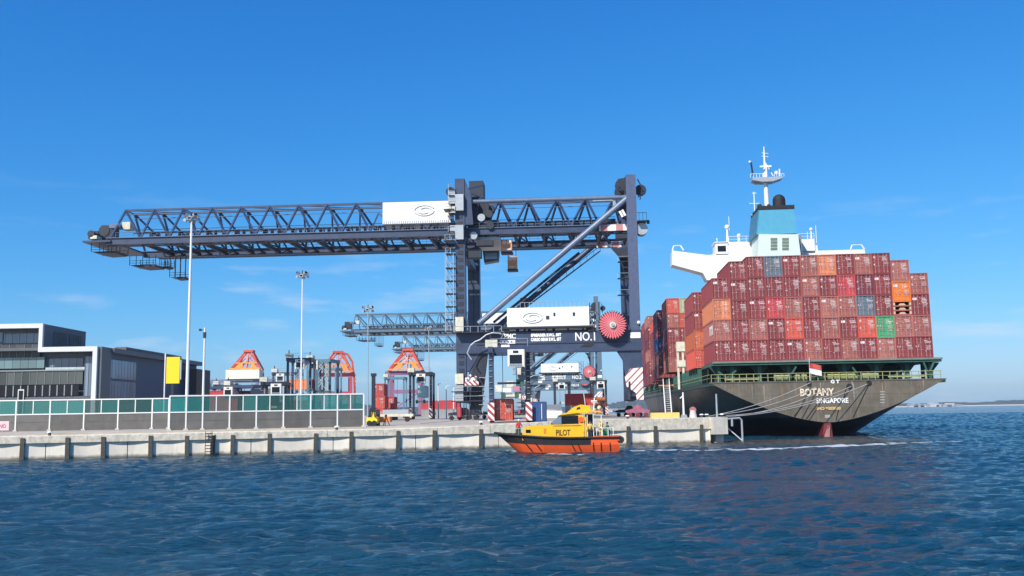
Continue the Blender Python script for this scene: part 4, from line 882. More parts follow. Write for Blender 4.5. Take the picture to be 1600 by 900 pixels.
    def emblem(px, py, v, w, hh):
        q = c(px, py, v); m = MB(); pts = []
        def arc(rx, rz, a0, a1, cx=0, cz=0, th=0.13):
            P_ = [(q.x+cx+math.cos(R(x))*rx, v-0.03, q.z+cz+math.sin(R(x))*rz) for x in np.linspace(a0, a1, 18)]; m.path(P_, th, 4)
        arc(w, hh, 20, 175); arc(w, hh, 200, 355); arc(w*0.55, hh*0.5, 10, 150, w*0.12, hh*0.05); arc(w*0.55, hh*0.5, 190, 330, -w*0.12, -hh*0.1)
        return m
    part('emblem', emblem(663, 329, bn-1.23, 1.9, 1.0), logo_grey, h)
    # tip platforms and hanging cradles
    def cradle(x0, x1, yt, yb, v, w, nm='hanging_cradle', post=None):
        a, b = c(x0, yt, v), c(x1, yb, v); m = MB(); zt_, zb_ = a.z, b.z
        for x in np.linspace(a.x, b.x, post or 4):
            for y in (v, v+w): m.box(x-0.05, x+0.05, y-0.05, y+0.05, zb_, zt_)
        for z in (zb_+1.0, zb_+0.5):
            for y in (v, v+w): m.tube((a.x, y, z), (b.x, y, z), 0.04, 4)
        o = part(nm, m, dark, t); part('cradle_floor', MB().prism([(a.x, zb_+0.1), (b.x, zb_+0.1), (b.x-0.3, zb_-0.25), (a.x+(b.x-a.x)*.4, zb_-0.35)], v, v+w), dark, o)
    cradle(143, 182, 380, 393, bn+1, 5); cradle(203, 243, 400, 414, bf-6, 5, post=5); cradle(266, 289, 396, 433, bf-3, 3, 'hanging_platform', 4); cradle(252, 266, 405, 417, bf-3, 2)
    a, b = c(133, 372, bn), c(176, 379, bn); tp = part('tip_platform', MB().box(a.x, b.x, bn-1, bf+0.5, b.z, b.z+0.35), navy, t)
    for px0, px1, y0, y1, v, mt in ((138, 146, 363, 373, bn, dark), (147, 153, 361, 373, bn+2, dark), (158, 178, 352, 374, bn+5, dark), (141, 151, 368, 373, bn-0.6, cream), (191, 203, 347, 358, bn+4, cream), (170, 186, 350, 356, bn+3, steel_skylit)):
        p, q = c(px0, y0, v), c(px1, y1, v); part('winch_unit', MB().box(p.x, q.x, v, v+2.2, q.z, p.z), mt, tp)
    p = c(166, 362, bn+2); part('sheave', MB().tube((p.x, bn+1, p.z), (p.x, bn+1.4, p.z), 1.1, 14), dark, tp); p = c(144, 366, bn); part('sheave', MB().tube((p.x, bn-0.6, p.z), (p.x, bn-0.2, p.z), 0.7, 12), dark, tp)
    # --- legs
    z500 = 0; w1 = c(990, 275, 0).z
    ln = (c(712, 450, 0).x, c(727, 450, 0).x); rn_ = (c(983.8, 470, 0).x, c(999.5, 470, 0).x); zL = c(717, 279, 0).z; zR = c(987, 272.5, 0).z; zP = c(860, 550, 0).z
    lf = (c(731, 450, FV).x, c(749.5, 450, FV).x); rf = (c(970.5, 450, FV).x, c(985, 450, FV).x)
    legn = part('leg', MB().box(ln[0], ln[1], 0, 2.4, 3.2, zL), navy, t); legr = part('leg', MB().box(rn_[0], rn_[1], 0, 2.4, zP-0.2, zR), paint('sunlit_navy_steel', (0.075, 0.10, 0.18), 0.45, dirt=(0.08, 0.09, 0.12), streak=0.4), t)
    zF = c(742, 300, FV).z; legf = part('leg', MB().box(lf[0], lf[1], FV, FV+2.4, 3.2, zF), navy, t); legq = part('leg', MB().box(rf[0], rf[1], FV, FV+2.4, 3.2, zF+2), navy, t)
    for z0 in np.arange(6, zL-3, 1.4): part('leg_panel', MB().box(ln[0]+0.5, ln[1]-0.35, -0.07, -0.005, z0, z0+0.75), dark, legn)
    for y0, y1 in ((353, 375), (496, 518), (305, 330)): p, q = c(712, y0, 0), c(725, y1, 0); part('switch_cabinet', MB().box(p.x, q.x, -0.9, -0.08, q.z, p.z), galv if y0 < 490 else cream, legn)
    p, q = c(725, 270, 0), c(740, 300, 0)
    part('leg_head', MB().prism([(ln[1]+0.01, zL), (ln[1]+0.01, zL-9), (ln[1]+1.6, zL-9), (ln[1]+1.2, zL-3)], 0.2, 2.0), navy, legn)
    a, b = c(735, 288, FV), c(757, 312, FV); part('head_box', MB().box(a.x, b.x, FV-3, FV+2, b.z, a.z), dark, legf)
    part('head_frame', MB().beam((ln[1], 1, zL-2), (b.x, FV-3, a.z-1), 0.3).beam((ln[1], 1, zL-6), (b.x, FV-3, b.z), 0.3).beam((ln[1], 2, zL-2), (b.x-1, FV-3, b.z), 0.2), navy, t)
    part('seam', MB().box(lf[0]+1.1, lf[0]+1.3, FV-0.05, FV-0.003, 5, zF-8), dark, legf)
    # platforms and ladders round the left leg
    for y in (330, 378, 398, 420, 440, 460, 480, 500, 518):
        p = c(697, y, 0); w0 = 1.0 if y > 385 else 1.6
        k = part('landing', MB().box(p.x-0.3*(y < 385), ln[0]-0.02, -w0, 1.2, p.z, p.z+0.12), dark, t); m = MB()
        for yy in (-w0, 1.1): m.tube((p.x, yy, p.z+1.1), (ln[0], yy, p.z+1.1), 0.05, 4); m.box(p.x-0.04, p.x+0.04, yy-0.04, yy+0.04, p.z, p.z+1.1); m.box(p.x+0.9, p.x+0.98, yy-0.04, yy+0.04, p.z, p.z+1.1)
        part('landing_rail', m, galv, k)
        if 385 < y < 515:
            q = c(697, y+20, 0); st = MB(); st.beam((p.x+0.1, 0, p.z), (ln[0]-0.2, 0, q.z), 0.55, 0.08); st.tube((p.x+0.1, -0.3, p.z+1), (ln[0]-0.2, -0.3, q.z+1), 0.04, 4); part('stair_flight', st, steel_skylit, k)
    for px0, px1, y0, y1, v, mt in ((700, 711, 296, 318, -0.5, galv), (704, 711, 322, 332, -1.2, cream), (703, 714, 352, 362, -0.8, galv), (740, 764, 318, 336, 4, dark), (748, 768, 338, 352, 6, dark)):
        p, q = c(px0, y0, v), c(px1, y1, v); part('equipment_box', MB().box(p.x, q.x, v, v+1.4, q.z, p.z), mt, t)
    for px0, px1, y0, y1, v in ((729, 748, 316, 350, 2.6), (731, 760, 352, 366, 2.5), (750, 772, 322, 330, 5), (744, 770, 376, 383, 2.2), (729, 752, 392, 402, 1.0), (757, 779, 344, 349, 4)):
        p, q = c(px0, y0, v), c(px1, y1, v); part('machinery_frame', MB().box(p.x, q.x, v, v+2.0, q.z, p.z), dark, t)
    for i_, (px, y) in enumerate(((736, 322), (752, 340), (766, 352), (740, 368), (764, 334))):
        p = c(px, y, 2); part('sheave', MB().tube((p.x, 1.9, p.z), (p.x, 2.3, p.z), 0.75, 12), galv if i_ % 2 else dark, t)
    for y in (296, 306, 319, 334, 349, 362):
        p = c(704, y, -0.6); m = MB(); m.box(p.x-0.4, ln[0]-0.01, -0.9, 0.9, p.z, p.z+0.1)
        part('head_landing', m, dark, t); part('landing_rail', MB().tube((p.x-0.4, -0.9, p.z+0.95), (ln[0], -0.9, p.z+0.95), 0.05, 4).box(p.x-0.44, p.x-0.36, -0.94, -0.86, p.z, p.z+0.95), galv, t)
    m = MB()
    for x in (c(697, 450, 0).x, c(709.5, 450, 0).x):
        for yy in (-1.0, 1.1): m.box(x-0.05, x+0.05, yy-0.05, yy+0.05, c(700, 520, 0).z, c(700, 398, 0).z)
    part('stair_tower_post', m, galv, t)
    kb = [(c(x_, y_, 3).x, c(x_, y_, 3).z) for x_, y_ in ((955, 388), (985, 388), (985, 445), (979, 445), (974, 420), (966, 400))]
    part('knee_bracket', MB().prism(kb, 2.6, 3.4), dark, t)
    for px0, px1, y0, y1, v in ((962, 984, 364, 372, 2.6), (940, 962, 342, 349, 2.8), (968, 984, 396, 402, 1.0), (972, 984, 312, 340, 2.6), (964, 975, 322, 334, 3)):
        p, q = c(px0, y0, v), c(px1, y1, v); part('machinery_frame', MB().box(p.x, q.x, v, v+1.6, q.z, p.z), dark, t)
    for y in (410, 436, 462): p = c(965, y, 1.0); part('side_landing', MB().box(p.x, rn_[0]-0.02, 0.2, 1.6, p.z, p.z+0.12), dark, t); part('landing_rail', MB().tube((p.x, 0.2, p.z+1), (rn_[0], 0.2, p.z+1), 0.05, 4).box(p.x-.04, p.x+.04, 0.16, 0.24, p.z, p.z+1), galv, t)
    for k_ in range(2): a, b = c(968+4*k_, 330-2*k_, 0.3), c(973+4*k_, 339-2*k_, 0.3); part('marker_plate', MB().beam(a, b, 0.25, 0.4), letter_white, t)
    p = c(704, 300, 0); part('sheave', MB().tube((p.x, -0.4, p.z), (p.x, 0, p.z), 0.9, 12), dark, t)
    # right leg head with round machinery
    for px, y, r, v in ((973, 290, 1.5, 3), (1001, 297, 1.1, 2.6), (968, 300, 1.0, 2)): p = c(px, y, v); part('sheave', MB().tube((p.x, v, p.z), (p.x, v+0.5, p.z), r, 16), dark, t)
    m = MB()
    for (x0, y0), (x1, y1) in (((963, 306), (976, 278)), ((976, 278), (980, 275)), ((962, 290), (980, 300)), ((996, 280), (1007, 300)), ((1007, 300), (997, 308)), ((1000, 312), (1004, 290))): m.beam(c(x0, y0, 1.2), c(x1, y1, 1.2), 0.22)
    part('head_guard', m, dark, t)
    p, q = c(998, 334, 0), c(1010, 352, 0); part('service_platform', MB().box(rn_[1], q.x, -1, 4, c(1000, 347, 0).z, c(1000, 345.5, 0).z), dark, t)
    m = MB().tube((q.x, -1, p.z), (rn_[1], -1, p.z), 0.05, 4)
    for x in (q.x, q.x-0.7, q.x-1.4): m.box(x-0.04, x+0.04, -1.04, -0.96, c(1000, 346, 0).z, p.z)
    part('platform_rail', m, dark, t); p = c(1001, 358, 0.8); part('drum_housing', MB().tube((p.x+0.2, 0.4, p.z), (p.x+0.2, 2.6, p.z), 1.15, 16), galv, t, smooth=True)
    # --- ties and the great diagonals
    for v, z_off in ((1.2, 0), (FV+1.2, 0)):
        a, b = c(729, 315.5, 1.2), c(981, 308, 1.2); part('top_tie_tube', MB().tube((a.x, v, a.z), (b.x, v, b.z), 0.40, 12), steel_skylit, t, smooth=True)
        a, b = c(981, 309, 1.2), c(748, 506, 1.2); part('diagonal_tube', MB().tube((a.x, v, a.z), (b.x, v, b.z), 0.58, 14), steel_skylit if v < 2 else navy, t, smooth=True)
    a, b = c(938, 392, FV+2), c(822, 480, FV+2); sm = MB().beam(a, b, 1.0, 0.18)
    sm.tube((a.x, a.y-0.6, a.z+1), (b.x, b.y-0.6, b.z+1), 0.06, 5)
    for k in range(12): q = a.lerp(b, k/11); sm.box(q.x-.04, q.x+.04, q.y-0.63, q.y-0.57, q.z, q.z+1)
    part('diagonal_stair', sm, dark, t)
    a, b = c(905, 395, FV-1.5), c(771, 504, FV-1.5); part('diagonal_walkway', MB().beam(a, b, 1.1, 0.4), dark, t)
    # --- portal beam, house, reel, lettering
    zb0, zb1, zs = c(860, 550, -0.3).z, c(860, 518, -0.3).z, c(860, 536.5, -0.3).z
    u_l = ln[1] - 0.1
    pb = part('portal_beam', MB().box(ln[0]+0.2, rn_[1]+0.2, -0.3, 2.7, zb0, zb1), navy, t)
    part('beam_flange', MB().box(ln[1]+2, rn_[0]-0.1, -0.42, -0.301, zs-0.06, zs+0.06), dark, pb)
    p = c(917, 540, -0.4); part('inspection_hatch', MB().prism([(p.x-1.3, p.z-0.25), (p.x+0.6, p.z-0.25), (p.x+1.3, p.z+0.25), (p.x-0.4, p.z+0.25)], -0.36, -0.303), black, pb)
    for x, s in ((ln[1], 1), (rn_[0], -1)): part('haunch', MB().prism([(x, zb0), (x+s*2.6, zb0), (x+s*0.6, zb0-3.2), (x, zb0-3.4)][::s], 0.2, 2.2), navy, pb)
    a, b = c(792, 481.5, -0.8), c(921, 508.5, -0.8); hs = part('machinery_house', MB().box(a.x, b.x, -0.8, 5.5, b.z, a.z), white, t)
    part('emblem', emblem(832, 496.5, -0.83, 1.8, 0.95), logo_grey, hs)
    for px, y, w in ((855.5, 496, 0.28), (866, 491, 0.16), (896.5, 490.5, 0.2)): p = c(px, y, -0.82); part('door_lamp', MB().box(p.x-w, p.x+w, -0.95, -0.81, p.z-0.3, p.z+0.3), dark, hs)
    part('house_base', MB().box(a.x-1.0, b.x+0.8, -1.3, 5.6, b.z-0.35, b.z-0.01), dark, hs); part('house_stool', MB().box(a.x+0.4, b.x-0.2, 0.4, 5.0, zb1+0.02, b.z-0.36), dark, hs)
    for x0, x1 in ((0.3, 1.6), (2.2, 3.0), (3.4, 3.8), (4.4, 7.2), (7.5, 8.4), (8.9, 11.2), (11.5, 14.0), (14.3, 14.7)): part('grating_light', MB().box(a.x+x0, a.x+x1, 0.30, 0.39, zb1+0.25, zb1+0.6), letter_white, hs)
    m = MB(); m.tube((a.x+2.5, -0.6, a.z+1.0), (b.x, -0.6, a.z+1.0), 0.05, 4); x = a.x + 2.5
    while x < b.x: m.box(x-.035, x+.035, -.635, -.565, a.z, a.z+1.0); x += 0.85
    part('roof_rail', m, galv, hs)
    m = MB()
    for x in np.linspace(b.x+0.15, b.x+1.9, 3): m.beam((x, 1, zb1), (x, 1, a.z+0.9), 0.16)
    m.beam((b.x+.15, 1, a.z+0.4), (b.x+1.9, 1, a.z-1.5), 0.12).beam((b.x+.15, 1, a.z-1.5), (b.x+1.9, 1, a.z-2.8), 0.12); part('side_frame', m, dark, t)
    q = c(957, 508, -1.6); rl = part('cable_reel', MB().tube((q.x, -1.95, q.z), (q.x, -1.7, q.z), 2.35, 40), pink_red, t)
    part('reel_back', MB().tube((q.x+0.1, -1.3, q.z-0.1), (q.x+0.1, -1.0, q.z-0.1), 2.62, 40), dark, rl)
    sp = MB().box(-0.05, 0.05, -2.03, -1.952, 0.7, 2.58).mesh('reel_spoke', paint('pale_red_spoke', (0.82, 0.30, 0.33), 0.5))
    for k in range(30): o = part('reel_spoke', sp, None, rl, (q.x, 0, q.z), (0, 2*math.pi*k/30, 0))
    rb = MB().box(-0.09, 0.09, -1.8, -1.2, 2.32, 2.72).mesh('rim_cleat', dark)
    for k in range(36): part('rim_cleat', rb, None, rl, (q.x, 0, q.z), (0, 2*math.pi*k/36, 0))
    part('hub', MB().tube((q.x, -2.35, q.z), (q.x, -1.96, q.z), 0.62, 14), cream, rl); part('hub_gear', MB().tube((q.x, -2.6, q.z), (q.x, -2.36, q.z), 0.3, 10), galv, rl)
    part('reel_bracket', MB().box(q.x-0.5, q.x+2.6, -0.9, -0.31, q.z-1.2, q.z+1.2), navy, rl)
    p, r_ = c(984.5, 519.5, -0.35), c(1001, 528, -0.35); part('name_plate', MB().box(p.x, r_.x, -0.40, -0.31, r_.z, p.z), letter_white, t)
    p = c(998, 504, -0.2); part('lamp', MB().ball((p.x, -0.3, p.z), 0.35), white, t)
    def put(s, x0, x1, y, h, bold=0.02, v=-0.33, nm='lettering'):
        a = c(x0, y, v); b = c(x1, y, v); return text(nm, s, (c(x0, y-h, v).z - a.z)/0.70, letter_white, t, (a.x, v, a.z), b.x-a.x, bold=bold)
    NUM = put('NO.1', 899, 930, 532.3, 13.2, 0.03, nm='crane_number')
    put('ZPMC', 781, 806, 529.5, 8, 0.05); put('SPREADER S.W.L. 50T', 829.5, 877, 526, 4.2, 0.05); put('CARGO BEAM S.W.L. 65T', 829.5, 877, 533, 4.6, 0.05)
    a_ = part('notice_board', MB().box(c(781, 531, -.4).x, c(805, 531, -.4).x, -0.37, -0.303, c(790, 537, -.4).z, c(790, 531.5, -.4).z), letter_white, t); part('notice_board', MB().box(c(783, 531, -.4).x, c(796, 531, -.4).x, -0.37, -0.303, c(790, 546, -.4).z, c(790, 537.2, -.4).z), letter_white, t)
    for k in range(4): part('notice_line', MB().box(c(782+5.5*k, 531, -.4).x, c(784+5.5*k, 531, -.4).x, -0.385, -0.371, c(790, 535.8, -.4).z, c(790, 532.8, -.4).z), navy, a_)
    # walkway in front of the left part of the portal beam
    p, q = c(752, 506, -1.5), c(784, 518, -1.5); wk = part('access_walkway', MB().box(ln[0], q.x, -2.2, -0.45, zb1-0.05, zb1+0.1), dark, t); m = MB()
    m.tube((ln[0], -2.2, zb1+1.1), (q.x, -2.2, zb1+1.1), 0.05, 4)
    for x in np.linspace(ln[0], q.x, 7): m.box(x-.04, x+.04, -2.24, -2.16, zb1, zb1+1.1)
    part('walkway_rail', m, galv, wk); part('cable_loop', MB().path([c(x, y, -2.3) for x, y in ((783, 521), (770, 520), (760, 523), (750, 531), (742, 534), (735, 540), (730, 552), (737, 562))], 0.13, 6), galv, t, smooth=True)
    # --- portal frame below the beam
    rr = [(c(966.5, 556, 0).x, zb0-0.02), (rn_[1]+0.05, zb0-0.02), (c(1006, 580, 0).x, c(1000, 583, 0).z), (c(1006, 622, 0).x, 3.9), (c(983, 622, 0).x, 3.9), (c(979, 590, 0).x, c(979, 590, 0).z), (c(973, 560, 0).x, c(973, 560, 0).z)]
    part('lower_leg', MB().prism(rr, 0.1, 2.3), navy, t)
    part('lower_leg', MB().prism([(lf[0], 9), (lf[1], 9), (lf[1]-0.4, 3.2), (lf[0]-0.4, 3.2)], FV-0.1, FV-0.02), navy, t)
    a, b = c(752, 551, 1), c(744, 642, 1); part('lower_leg', MB().prism([(b.x-1.1, b.z), (b.x+0.9, b.z), (a.x+1.2, zb0-0.02), (a.x-1.4, zb0-0.02)], 0.3, 2.2), dark, t)
    for v0, u in ((0, ln[0]+1), (0, rn_[0]+0.6)):
        part('sill_beam', MB().box(u-0.9, u+1.1, 2.3, FV, 3.3, 5.3), navy, t); part('portal_side_beam', MB().box(u-0.6, u+0.8, 2.5, FV, zb0+0.4, zb1-0.6), navy, t); part('top_side_beam', MB().box(u-0.5, u+0.7, 2.5, FV, zt-5.2, zt-3.8), navy, t)
    p, q = c(975, 577, -0.5), c(1006, 627, -0.5)
    part('hazard_panel', MB().prism([(p.x+0.4, c(975, 604, -.5).z), (p.x+0.1, p.z-1.3), (p.x+1.2, p.z+0.1), (q.x, p.z+0.3), (q.x, q.z+0.3), (p.x+2.2, q.z+0.3), (p.x+2.0, q.z+1.6)], -0.5, 0.08), hazard, t)
    part('hazard_gap', MB().box(c(982, 600, -.5).x, c(985, 600, -.5).x, -0.56, -0.502, c(982, 614, -.5).z, c(982, 596, -.5).z), dark, t)
    for px0, px1, y0, y1, mt in ((711, 724, 584, 600, cream), (711, 724, 602, 611, galv), (711, 724, 613, 628, galv), (727, 745, 590, 602, white)):
        p, q = c(px0, y0, -0.8), c(px1, y1, -0.8); part('control_cabinet', MB().box(p.x, q.x, -0.9, 0.05, q.z, p.z), mt, t)
    p, q = c(726, 588, -0.95), c(748, 602, -0.95); part('hazard_bracket', MB().box(p.x, q.x, -1.05, -0.92, q.z, q.z+0.75), hazard_s, t); part('hazard_bracket', MB().beam((p.x+0.3, -1, q.z+0.8), (p.x+1.2, -1, p.z+0.3), 0.35).beam((q.x-0.9, -1, q.z+0.8), (q.x-0.5, -1, p.z), 0.35), hazard_s, t)
    for y in (613, 628): p = c(706, y, 0); part('landing', MB().box(p.x, c(756, y, 0).x, -1.3, 1.4, p.z, p.z+0.14), dark, t); part('landing_rail', MB().tube((p.x, -1.3, p.z+1), (c(757, y, 0).x, -1.3, p.z+1), 0.05, 4), galv, t)
    m = MB()
    for k in range(9):
        x = c(714+5*k, 620, -0.4).x; m.beam((x, -0.4+0.1*k, c(730, 652, 0).z), (x + rnd.uniform(-.4, .4), 0.1*k, c(730, 603, 0).z), 0.13)
    part('pipe_bundle', m, dark, t)
    m = MB()
    for k in range(4): p = c(757, 590+14*k, -0.5); m.beam((p.x-0.2, -0.5, p.z), (p.x+1.0*(-1)**k+0.6, -0.5, p.z-1.6), 0.14); m.box(p.x-1, p.x+1.2, -0.9, 0.3, p.z-0.05, p.z+0.05)
    part('stair_flight', m, galv, t)
    # bogies
    crim = paint('dull_pink_bogie', (0.36, 0.11, 0.17), 0.6, var=0.3, dirt=(0.1, 0.05, 0.07), streak=0.6)
    for (x, v, mt, n_) in ((ln[0]+1.3, 0.2, dark, 4), (rn_[0]+0.9, 0.2, crim, 3), (lf[0]+1, FV, dark, 4), (rf[0]+1, FV, dark, 4)):
        q = 2.9 if n_ == 4 else 2.2
        bg_ = part('bogie', MB().prism([(x-q, 0.9), (x+q, 0.9), (x+q, 1.35), (x+0.9, 1.6), (x+0.4, 2.3), (x-0.4, 2.3), (x-0.9, 1.6), (x-q, 1.35)], v, v+1.6), mt, t)
        for k in range(n_):
            xw = x - (2.3 if n_ == 4 else 1.5) + 1.5*k; part('wheel', MB().tube((xw, v-0.12, 0.45), (xw, v+0.6, 0.45), 0.43, 14), antifoul if mt is crim else black, bg_)
    part('corner_buffer', MB().tube((ln[0]+0.6, -0.6, 0.6), (ln[0]+0.6, -0.6, 2.4), 0.45, 10), pink_red, t)
    # --- trolley, cab, headblock
    v = bn+6; a, b = c(750, 385, v), c(781, 391, v)
    tr = part('trolley_frame', MB().box(c(748, 380, v).x, c(784, 380, v).x, bn+0.9, bf-0.7, zb-0.75, zb-0.16), galv, t)
    a, b = c(754, 392, v), c(780, 410, v); cb = part('operator_cab', MB().prism([(a.x+0.3, b.z), (b.x-0.2, b.z+0.4), (b.x, a.z), (a.x, a.z)], v, v+2.6), paint('dark_green_cab', (0.035, 0.06, 0.07), 0.4), t); part('cab_window', MB().box(a.x+0.5, b.x-0.4, v-0.05, v-0.004, b.z+0.7, a.z-0.5), pane_blue, cb)
    skew = paint('salmon_headblock', (0.72, 0.33, 0.17), 0.55, var=0.2)
    def block(x0, x1, y0, y1, v):
        a, b = c(x0, y0, v), c(x1, y1, v); hh = a.z-b.z; o = part('headblock', MB().box(a.x, b.x, v, v+1.4, b.z+0.35, a.z-0.1), skew, t)
        for k in (0.28, 0.72): xc = a.x+(b.x-a.x)*k; part('sheave', MB().tube((xc, v-0.15, a.z-0.55), (xc, v-0.02, a.z-0.55), 0.42, 14), white, o)
        part('nameplate', MB().box(a.x+0.2, b.x-0.2, v-0.06, v-0.004, b.z+0.5, b.z+1.0), paint('pale_salmon', (0.75, 0.6, 0.5), 0.6), o); part('lower_frame', MB().box(a.x-0.05, b.x+0.15, v-0.3, v+2, b.z, b.z+0.34), dark, o)
    block(783, 800, 374, 396, bn+4.5); block(793, 808, 400, 423, bf-3)
    m = MB(); 
    for x in (794, 806): p, q = c(x, 402, bf-3), c(x, 386, bf-3); m.tube((p.x, bf-2.6, p.z), (q.x, bf-2.6, q.z), 0.05, 4)
    part('hoist_rope', m, dark, t)
    for v, y0, y1, x0, x1 in ((bn-0.9, 351.5, 360, 936, 980), (bf-1, 378, 386, 932, 971)):
        p, q = c(x0, y0, v), c(x1, y1, v); part('striped_bumper', MB().box(p.x, q.x, v-0.1, v-0.02, q.z, p.z), checks, t)
    p, q = c(926, 312, bn), c(962, 330, bn); part('ladder_cage', MB().box(q.x-0.5, q.x, bn, bn+0.5, q.z, p.z).box(p.x, q.x, bn, bn+0.4, p.z-0.3, p.z), galv, t)
    return t, NUM
CR, NUM = crane()
def rails():
    ax = Vector((math.sin(CA), math.cos(CA), 0)); nx_ = Vector((math.cos(CA), -math.sin(CA), 0)); line = paint('worn_line_paint', (0.62, 0.56, 0.40), 0.8, var=0.3)
    for u, w_, m_, nm in ((C.px(712, 450, 0).x + 1, 0.10, dark, 'crane_rail'), (C.px(984, 470, 0).x + 0.9, 0.10, dark, 'crane_rail'), (2.0, 0.09, line, 'painted_line'), (8.0, 0.09, line, 'painted_line'), (14.0, 0.09, line, 'painted_line')):
        a_ = C.o + nx_*u - ax*50; b_ = a_ + ax*420; n_ = nx_*w_
        structure(nm, MB().slab([((a_-n_).x, (a_-n_).y), ((a_+n_).x, (a_+n_).y), ((b_+n_).x, (b_+n_).y), ((b_-n_).x, (b_-n_).y)], GZ, GZ + (0.03 if nm == 'crane_rail' else 0.006)), m_)
rails()
def more_cranes():
    ax = Vector((math.sin(CA), math.cos(CA), 0))
    for d, s, lab in ((104, 'NO.2', 'haze-tinted crane numbered NO.2, seen through the portal of the nearest one'), (190, 'NO.4', 'crane numbered NO.4, farthest of the gantry cranes seen through the portals')):
        d = 180*(1/(0.457 if s == 'NO.2' else 0.352)) - 180
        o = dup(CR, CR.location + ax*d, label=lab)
        teal = paint('haze_tinted_crane_steel', (0.10, 0.155, 0.21), 0.5, var=0.15, dirt=(0.07, 0.10, 0.13), streak=0.4)  # distance haze painted into the steel of the farther cranes
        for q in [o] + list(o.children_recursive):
            if q.type == 'MESH' and q.data.materials and q.data.materials[0].name in ('navy_steel', 'sunlit_navy_steel', 'skylit_navy_steel'):
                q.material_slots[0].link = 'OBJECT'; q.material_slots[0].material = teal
        for ch in list(o.children):
            if ch.name.startswith('crane_number'):
                loc = ch.location.copy(); wd = NUM.dimensions.x; bpy.data.objects.remove(ch); k = text('crane_number', s, 1.95, letter_white, o, loc, 3.75, bold=0.03)
more_cranes()

# ------------------------------------------------------------------ straddle carriers
def carrier(label, px, D, rz=0.0, leg='navy', cab=True, H=10.2, Wd=4.9, Ln=9.0, hoist=4.0, cabx=0.3, striped=True, group='straddle carriers in the yard', accent=None, boxc=None):
    b = P(px, 650, D); t = thing('straddle_carrier', label, 'straddle carrier', (b.x, D, GZ), rz, group)
    lm = {'navy': navy, 'dark': dark, 'teal': paint('teal_steel', (0.10, 0.20, 0.26), 0.5), 'pink': paint('faded_crimson_steel', (0.45, 0.08, 0.14), 0.5)}[leg]; ac = accent or lm
    h = Wd/2
    for sx in (-1, 1):
        part('sill', MB().box(sx*h-0.38, sx*h+0.38, -0.6, Ln+0.6, 0.95, 1.7), lm, t)
        for y in (0.2, Ln-0.8):
            part('leg', MB().box(sx*h-0.26, sx*h+0.26, y, y+0.6, 1.7, H-0.8), lm if sx < 0 else ac, t)
        for k in range(4):
            y = 0.1 + k*(Ln-0.2)/3; w = part('wheel', MB().tube((sx*h-0.22, y, 0.62), (sx*h+0.22, y, 0.62), 0.62, 16), black, t); part('rim', MB().tube((sx*h+sx*0.225, y, 0.62), (sx*h+sx*0.24, y, 0.62), 0.3, 10), galv, w)
        if striped: part('chevron_guard', MB().box(sx*h-0.42, sx*h+0.42, -0.78, -0.62, 0.25, 2.6), hazard_s, t)
        part('top_beam', MB().box(sx*h-0.32, sx*h+0.32, -0.4, Ln+0.4, H-0.79, H), lm, t)
        m = MB()
        for k in range(9): m.box(sx*h-0.2, sx*h+0.2, 0.02, 0.10, 2.2+0.75*k, 2.26+0.75*k)
        part('ladder', m, galv, t)
    for y in (0.0, Ln-0.6): part('cross_beam', MB().box(-h+0.33, h-0.33, y, y+0.55, H-0.7, H-0.05), lm, t)
    part('engine_house', MB().box(-h-0.7, -h+0.9, 1, 3.2, H+0.02, H+1.0), cream, t); part('exhaust', MB().tube((-h, 2, H+1), (-h, 2, H+1.9), 0.12, 8), dark, t)
    part('top_rail', MB().tube((-h, -0.3, H+1.0), (h, -0.3, H+1.0), 0.04, 4).tube((-h, -0.3, H+.5), (h, -0.3, H+.5), 0.03, 4).tube((h, -0.3, H), (h, -0.3, H+1.0), 0.04, 4), galv, t)
    part('spreader', MB().box(-1.2, 1.2, 0.5, 8, hoist, hoist+0.45), cream, t)
    for x in (-0.9, 0.9): part('hoist_rope', MB().box(x-0.04, x+0.04, 1.4, 1.48, hoist+0.45, H-0.8), dark, t); part('twistlock_arm', MB().box(x-0.25, x+0.25, 0.3, 0.5, hoist-0.25, hoist+0.6), green_st, t)
    if cab:
        cx = cabx; c = part('cab', MB().box(cx-1.05, cx+1.05, -1.75, -0.42, H-2.7, H-0.5), white, t)
        part('window', MB().box(cx-0.8, cx+0.8, -1.79, -1.752, H-2.35, H-1.2), pane_dark, c); part('window', MB().box(cx-0.85, cx+0.85, -1.77, -1.751, H-2.66, H-2.42), pane_blue, c)
        part('number_plate', MB().box(cx-0.35, cx+0.35, -1.78, -1.753, H-0.98, H-0.66), black, c); part('side_frame', MB().box(cx+1.06, cx+1.16, -1.7, -0.5, H-2.8, H-0.5), cream, c)
    if D < 130:
        for x0, x1, z0, z1, mt in ((-1.9, -1.0, 4.0, 4.9, cream), (-0.9, 0.2, 3.95, 4.5, white), (0.4, 1.3, 4.0, 4.7, pink), (-1.6, 1.4, 5.0, 5.25, dark), (0.9, 1.9, 4.75, 5.6, green_st), (-0.4, 0.5, 4.6, 5.4, cream)):
            part('hoist_gear', MB().box(x0, x1, 0.2, 1.2, z0, z1), mt, t)
    if boxc: part('hung_panel', MB().box(cabx-0.9, cabx+1.1, 0.6, 8, boxc[0], boxc[1]), boxc[2], t)
    return t
carrier('navy straddle carrier with hanging white cab, lowered over a red container', 797, 126, 0, 'navy', H=9.9, Wd=4.9, hoist=3.35, cabx=0.85, accent=dark)
carrier('dark straddle carrier with white cab and pale green panel, behind the yellow loader', 657, 232, 0, 'dark', H=11.3, Wd=5.0, hoist=4.0, cabx=0.2, boxc=(5.2, 8.0, paint('pale_aqua_panel', (0.42, 0.62, 0.60), 0.6)))
carrier('slim teal straddle carrier left of the white-cabbed one', 616, 330, 0, 'teal', False, H=14.0, Wd=6.4, hoist=5, striped=False)
